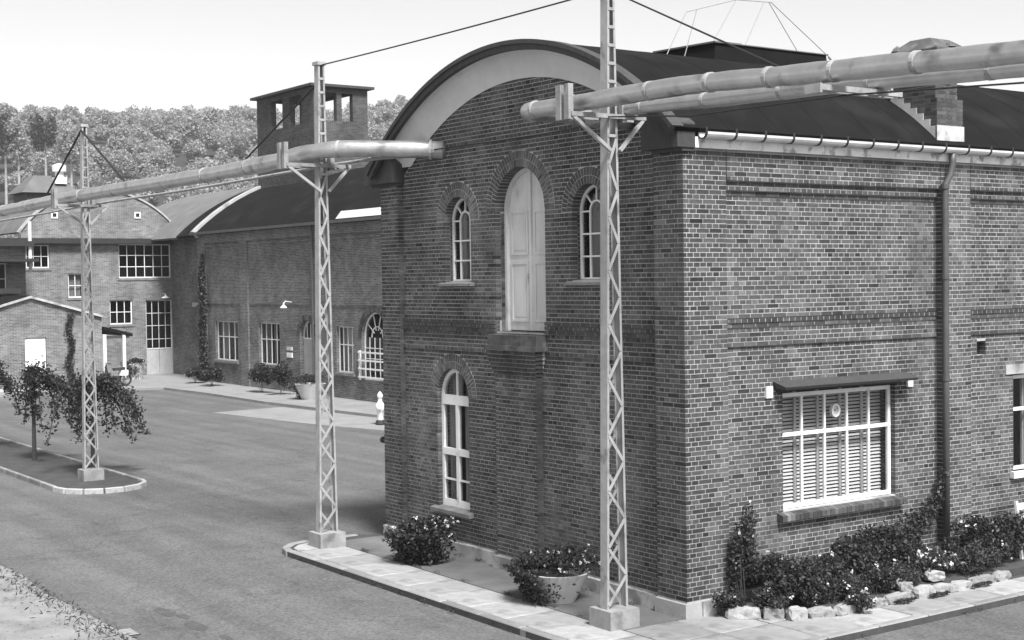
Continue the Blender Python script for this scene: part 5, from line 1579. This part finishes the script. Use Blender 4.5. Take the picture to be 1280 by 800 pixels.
link('foliage', leaf_mesh('foliage', pts, 0.11, M['ivy'], 0, 72, 0.8), iv)
q = MB(); q.tube([(-50.1, 14.12, 0), (-50.05, 14.12, 2), (-50.15, 14.12, 4), (-50.1, 14.12, 5.8)], 0.04, 6); part('stem', q, M['bark'], iv)

# ---- white hydrant post partly hidden by the near gable
HY = thing('hydrant', 'white hydrant post with dark foot standing in the yard behind the gable', 'hydrant', (-26.93, 10.55, -0.1))
q = MB(); q.lathe([(0.10, 0.16), (0.11, 0.2), (0.11, 0.46), (0.15, 0.5), (0.15, 0.68), (0.10, 0.74), (0.07, 0.80), (0.07, 0.9), (0.10, 0.93), (0.09, 1.02), (0.03, 1.10), (0, 1.12)], (-26.93, 10.55, -0.1), 14); part('barrel', q, M['white'], HY, smooth=True)
q = MB(); q.lathe([(0.0, 0.0), (0.14, 0.0), (0.17, 0.05), (0.15, 0.14), (0.10, 0.17)], (-26.93, 10.55, -0.1), 14); part('foot', q, M['dsteel'], HY)
for s in (-1, 1):
    q = MB(); q.tube([(-26.93, 10.55, 0.49), (-26.93+s*0.18, 10.55-s*0.1, 0.49)], 0.05, 8); part('outlet', q, M['white'], HY)

# ---- tower
TW = thing('brick_tower', 'square brick tower with open window slots rising behind the rear hall', 'tower', (-47.9, 18.9, 0))
TX0, TX1, TY0, TY1, TZ = -50.9, -44.8, 17.45, 20.3, 13.75
PF, PR_ = Plane('y', TY0), Plane('x', TX1)
mb = MB()
fh = [(-49.35, -48.05, 12.12, 13.5, False), (-47.3, -46.05, 12.12, 13.5, False)]
sh = [(17.95, 18.65, 12.2, 13.5, False), (18.92, 19.5, 12.2, 13.5, False)]
for P, a, b, hs in ((PF, TX0, TX1, fh), (Plane('y', TY1-0.3), TX0, TX1, [(TX0+0.5, TX1-0.5, 11.95, 13.65, False)]), (PR_, TY0+0.3, TY1-0.3, sh), (Plane('x', TX0+0.3), TY0+0.3, TY1-0.3, [(TY0+0.5, TY1-0.5, 11.95, 13.65, False)])):
    holed_wall(mb, P, a, b, 0, TZ, hs, 0.0, 0.3); holed_wall(mb, P, a, b, 0, TZ, hs, 0.3, 0.0, reveal=False)
for yy in (TY0, TY1-0.3):
    for xx in (TX0, TX1): mb.face([(xx, yy, 0), (xx, yy+0.3, 0), (xx, yy+0.3, TZ), (xx, yy, TZ)])
part('wall', mb, M['btower'], TW, uv=True)
q = MB(); q.box(TX0-0.25, TX1+0.25, TY0-0.25, TY1+0.25, TZ, TZ+0.12); part('roof', q, M['corbel'], TW)
q = MB(); q.box(TX0+0.35, TX1-0.35, TY0+0.35, TY1-0.35, 11.9, 12.0); part('floor', q, M['inside'], TW)

# ================================================================== WEEPING TREES ON THE ISLAND
def weeping_tree(x, y, h, spread, label, seed, nb=16, bias=(0, 0), low=1.0):
    t = thing('weeping_tree', label, 'tree', (x, y, -0.03), 'weeping trees on the traffic island')
    r = np.random.default_rng(seed)
    q = MB(); q.tube([(x, y, -0.05), (x+0.02, y, h*0.5), (x, y+0.02, h*0.86), (x+0.03, y, h*0.97)], 0.05, 8, True, [0.065, 0.05, 0.045, 0.02]); part('trunk', q, M['bark'], t)
    q = MB(); pts = []
    for k in range(nb):
        a = 2*math.pi*k/nb+r.normal(0, 0.25)
        L = spread*r.uniform(0.55, 1.1)
        dx, dy = math.cos(a)*L+bias[0]*r.uniform(0.3, 1), math.sin(a)*L+bias[1]*r.uniform(0.3, 1)
        z0 = h*r.uniform(0.78, 0.92)
        zt = h*r.uniform(0.84, 0.98); ze = low*r.uniform(0.8, 1.5)
        path = smooth_path([(x, y, z0), (x+dx*0.35, y+dy*0.35, zt), (x+dx*0.75, y+dy*0.75, zt-0.25*h*r.uniform(0.3, 0.9)), (x+dx, y+dy, ze)], 6)
        q.tube(path, 0.02, 5, True, [0.03*(1-0.8*i/len(path))+0.004 for i in range(len(path))])
        for i, p in enumerate(path):
            if i < 2: continue
            w = 0.11 if i < len(path)-4 else 0.07
            m_ = int(26*r.uniform(0.3, 1.2))
            pts.append(np.array(p)+r.normal(0, w, (m_, 3))*np.array([1, 1, 0.8]))
    pts.append(np.array([x, y, h*0.93])+r.normal(0, 0.10, (160, 3))*np.array([0.9, 0.9, 1.5]))
    part('branches', q, M['bark'], t)
    link('crown', leaf_mesh('crown', np.concatenate(pts), 0.085, M['leaf'], 0.1, seed, 0.65), t)
weeping_tree(-24.43, -1.62, 2.5, 0.80, 'weeping tree with thin stem left of the island pole', 81, 13, (0.45, 0.65), 1.15)
weeping_tree(-20.75, -1.25, 2.35, 1.15, 'broad weeping tree directly behind the island pole', 82, 14, (0.0, 0.15), 0.9)
weeping_tree(-28.0, -1.9, 2.5, 0.95, 'weeping tree cut off by the left picture edge', 83, 11, (0.1, 0.1), 1.1)

# ================================================================== HILL AND FOREST
FH = np.array([-0.8197, 0.5728]); RH = np.array([0.5728, 0.8197])
O2 = np.array([14.6, -13.1])
def hill_z(s, l):
    t = np.clip((s-130)/300, 0, 1); b = t*t*(3-2*t)
    return -0.15+b*(51+5*np.sin(l*0.013+0.6)+3*np.sin(l*0.037)+2*np.sin(s*0.05+l*0.02))
mb = MB()
ns, nl = 40, 40
S_, L_ = np.linspace(125, 720, ns), np.linspace(-340, 260, nl)
idx = {}
for i, s_ in enumerate(S_):
    for j, l_ in enumerate(L_):
        p = O2+FH*s_+RH*l_; mb.v.append((p[0], p[1], float(hill_z(s_, l_)))); 
for i in range(ns-1):
    for j in range(nl-1):
        mb.f.append([i*nl+j, (i+1)*nl+j, (i+1)*nl+j+1, i*nl+j+1]); mb.t.append(None)
struct('hill', mb, M['field'], smooth=True)
r = np.random.default_rng(91)
protos = []
for k in range(6):
    n = 1200
    pr = lumpy(n, (0, 0, 0), (1, 1, 1.0), 900+k, 16, 0.75, -0.1)
    protos.append(pr)
cen = []; sz = []
s_ = 170.0
while s_ < 470:
    stp = 4.6+s_*0.005
    half = 0.42*s_
    l_ = -half
    while l_ < 0.10*s_+20:
        a, b = s_+r.normal(0, 1.8), l_+r.normal(0, 1.8)
        R = r.uniform(1.9, 3.7)
        z = float(hill_z(a, b))+R*r.uniform(0.6, 1.5)
        if a < 262 and -97 < b < -71:
            l_ += stp; continue
        p = O2+FH*a+RH*b
        pr = protos[r.integers(0, 6)]
        th = r.uniform(0, 6.28); c_, s2 = math.cos(th), math.sin(th)
        q = np.stack([pr[:, 0]*c_-pr[:, 1]*s2, pr[:, 0]*s2+pr[:, 1]*c_, pr[:, 2]], 1)*np.array([R, R, R*r.uniform(0.95, 1.35)])
        vis = q[:, 2] > -R*0.75
        q = q[vis]
        cen.append(q+np.array([p[0], p[1], z])); sz.append(np.full(len(q), (0.36+0.0007*a)*r.uniform(0.8, 1.2)))
        l_ += stp*r.uniform(0.8, 1.2)
    s_ += stp*1.35
cen = np.concatenate(cen); sz = np.concatenate(sz)
print('forest leaves', len(cen))
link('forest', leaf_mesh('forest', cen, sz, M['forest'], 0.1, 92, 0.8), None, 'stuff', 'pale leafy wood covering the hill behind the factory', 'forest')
# trees one can tell apart at the foot of the wood
for k, (l_, s_, h, lab) in enumerate(((-90, 256, 17, 'dark forest tree with pale stem at the far left edge'), (-87, 254, 16, 'pale-stemmed forest tree second from the left edge'), (-83.5, 258, 18, 'tall dark pale-stemmed tree behind the roof lantern'), (-78, 255, 15, 'pale-stemmed forest tree just right of the roof lantern'))):
    p = O2+FH*s_+RH*l_; z0 = float(hill_z(s_, l_))
    t = thing('forest_tree', lab, 'tree', (p[0], p[1], z0-0.2), 'trees at the edge of the wood')
    q = MB(); q.tube([(p[0], p[1], z0-0.3), (p[0]+0.2, p[1], z0+h*0.5), (p[0], p[1], z0+h*0.9)], 0.2, 7, True, [0.28, 0.2, 0.06]); part('trunk', q, M['pbark'], t)
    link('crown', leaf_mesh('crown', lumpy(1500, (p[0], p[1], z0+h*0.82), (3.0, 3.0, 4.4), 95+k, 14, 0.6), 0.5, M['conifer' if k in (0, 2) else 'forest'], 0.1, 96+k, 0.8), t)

# ================================================================== HAZE
mb = MB(); mb.box(-905, 205, -355, 855, -2.0, 78.0)
hm = bpy.data.materials.new('summer_haze'); hm.use_nodes = True
hn, hl = hm.node_tree.nodes, hm.node_tree.links
hn.remove(hn['Principled BSDF'])
pv = hn.new('ShaderNodeVolumePrincipled')
pv.inputs['Color'].default_value = (0.95, 0.95, 0.95, 1)
pv.inputs['Density'].default_value = 0.0004
pv.inputs['Anisotropy'].default_value = 0.2
hl.new(pv.outputs[0], hn['Material Output'].inputs['Volume'])
link('haze', mb.mesh('haze', hm), None, 'stuff', 'pale summer haze over the yard and the wooded hill', 'haze')
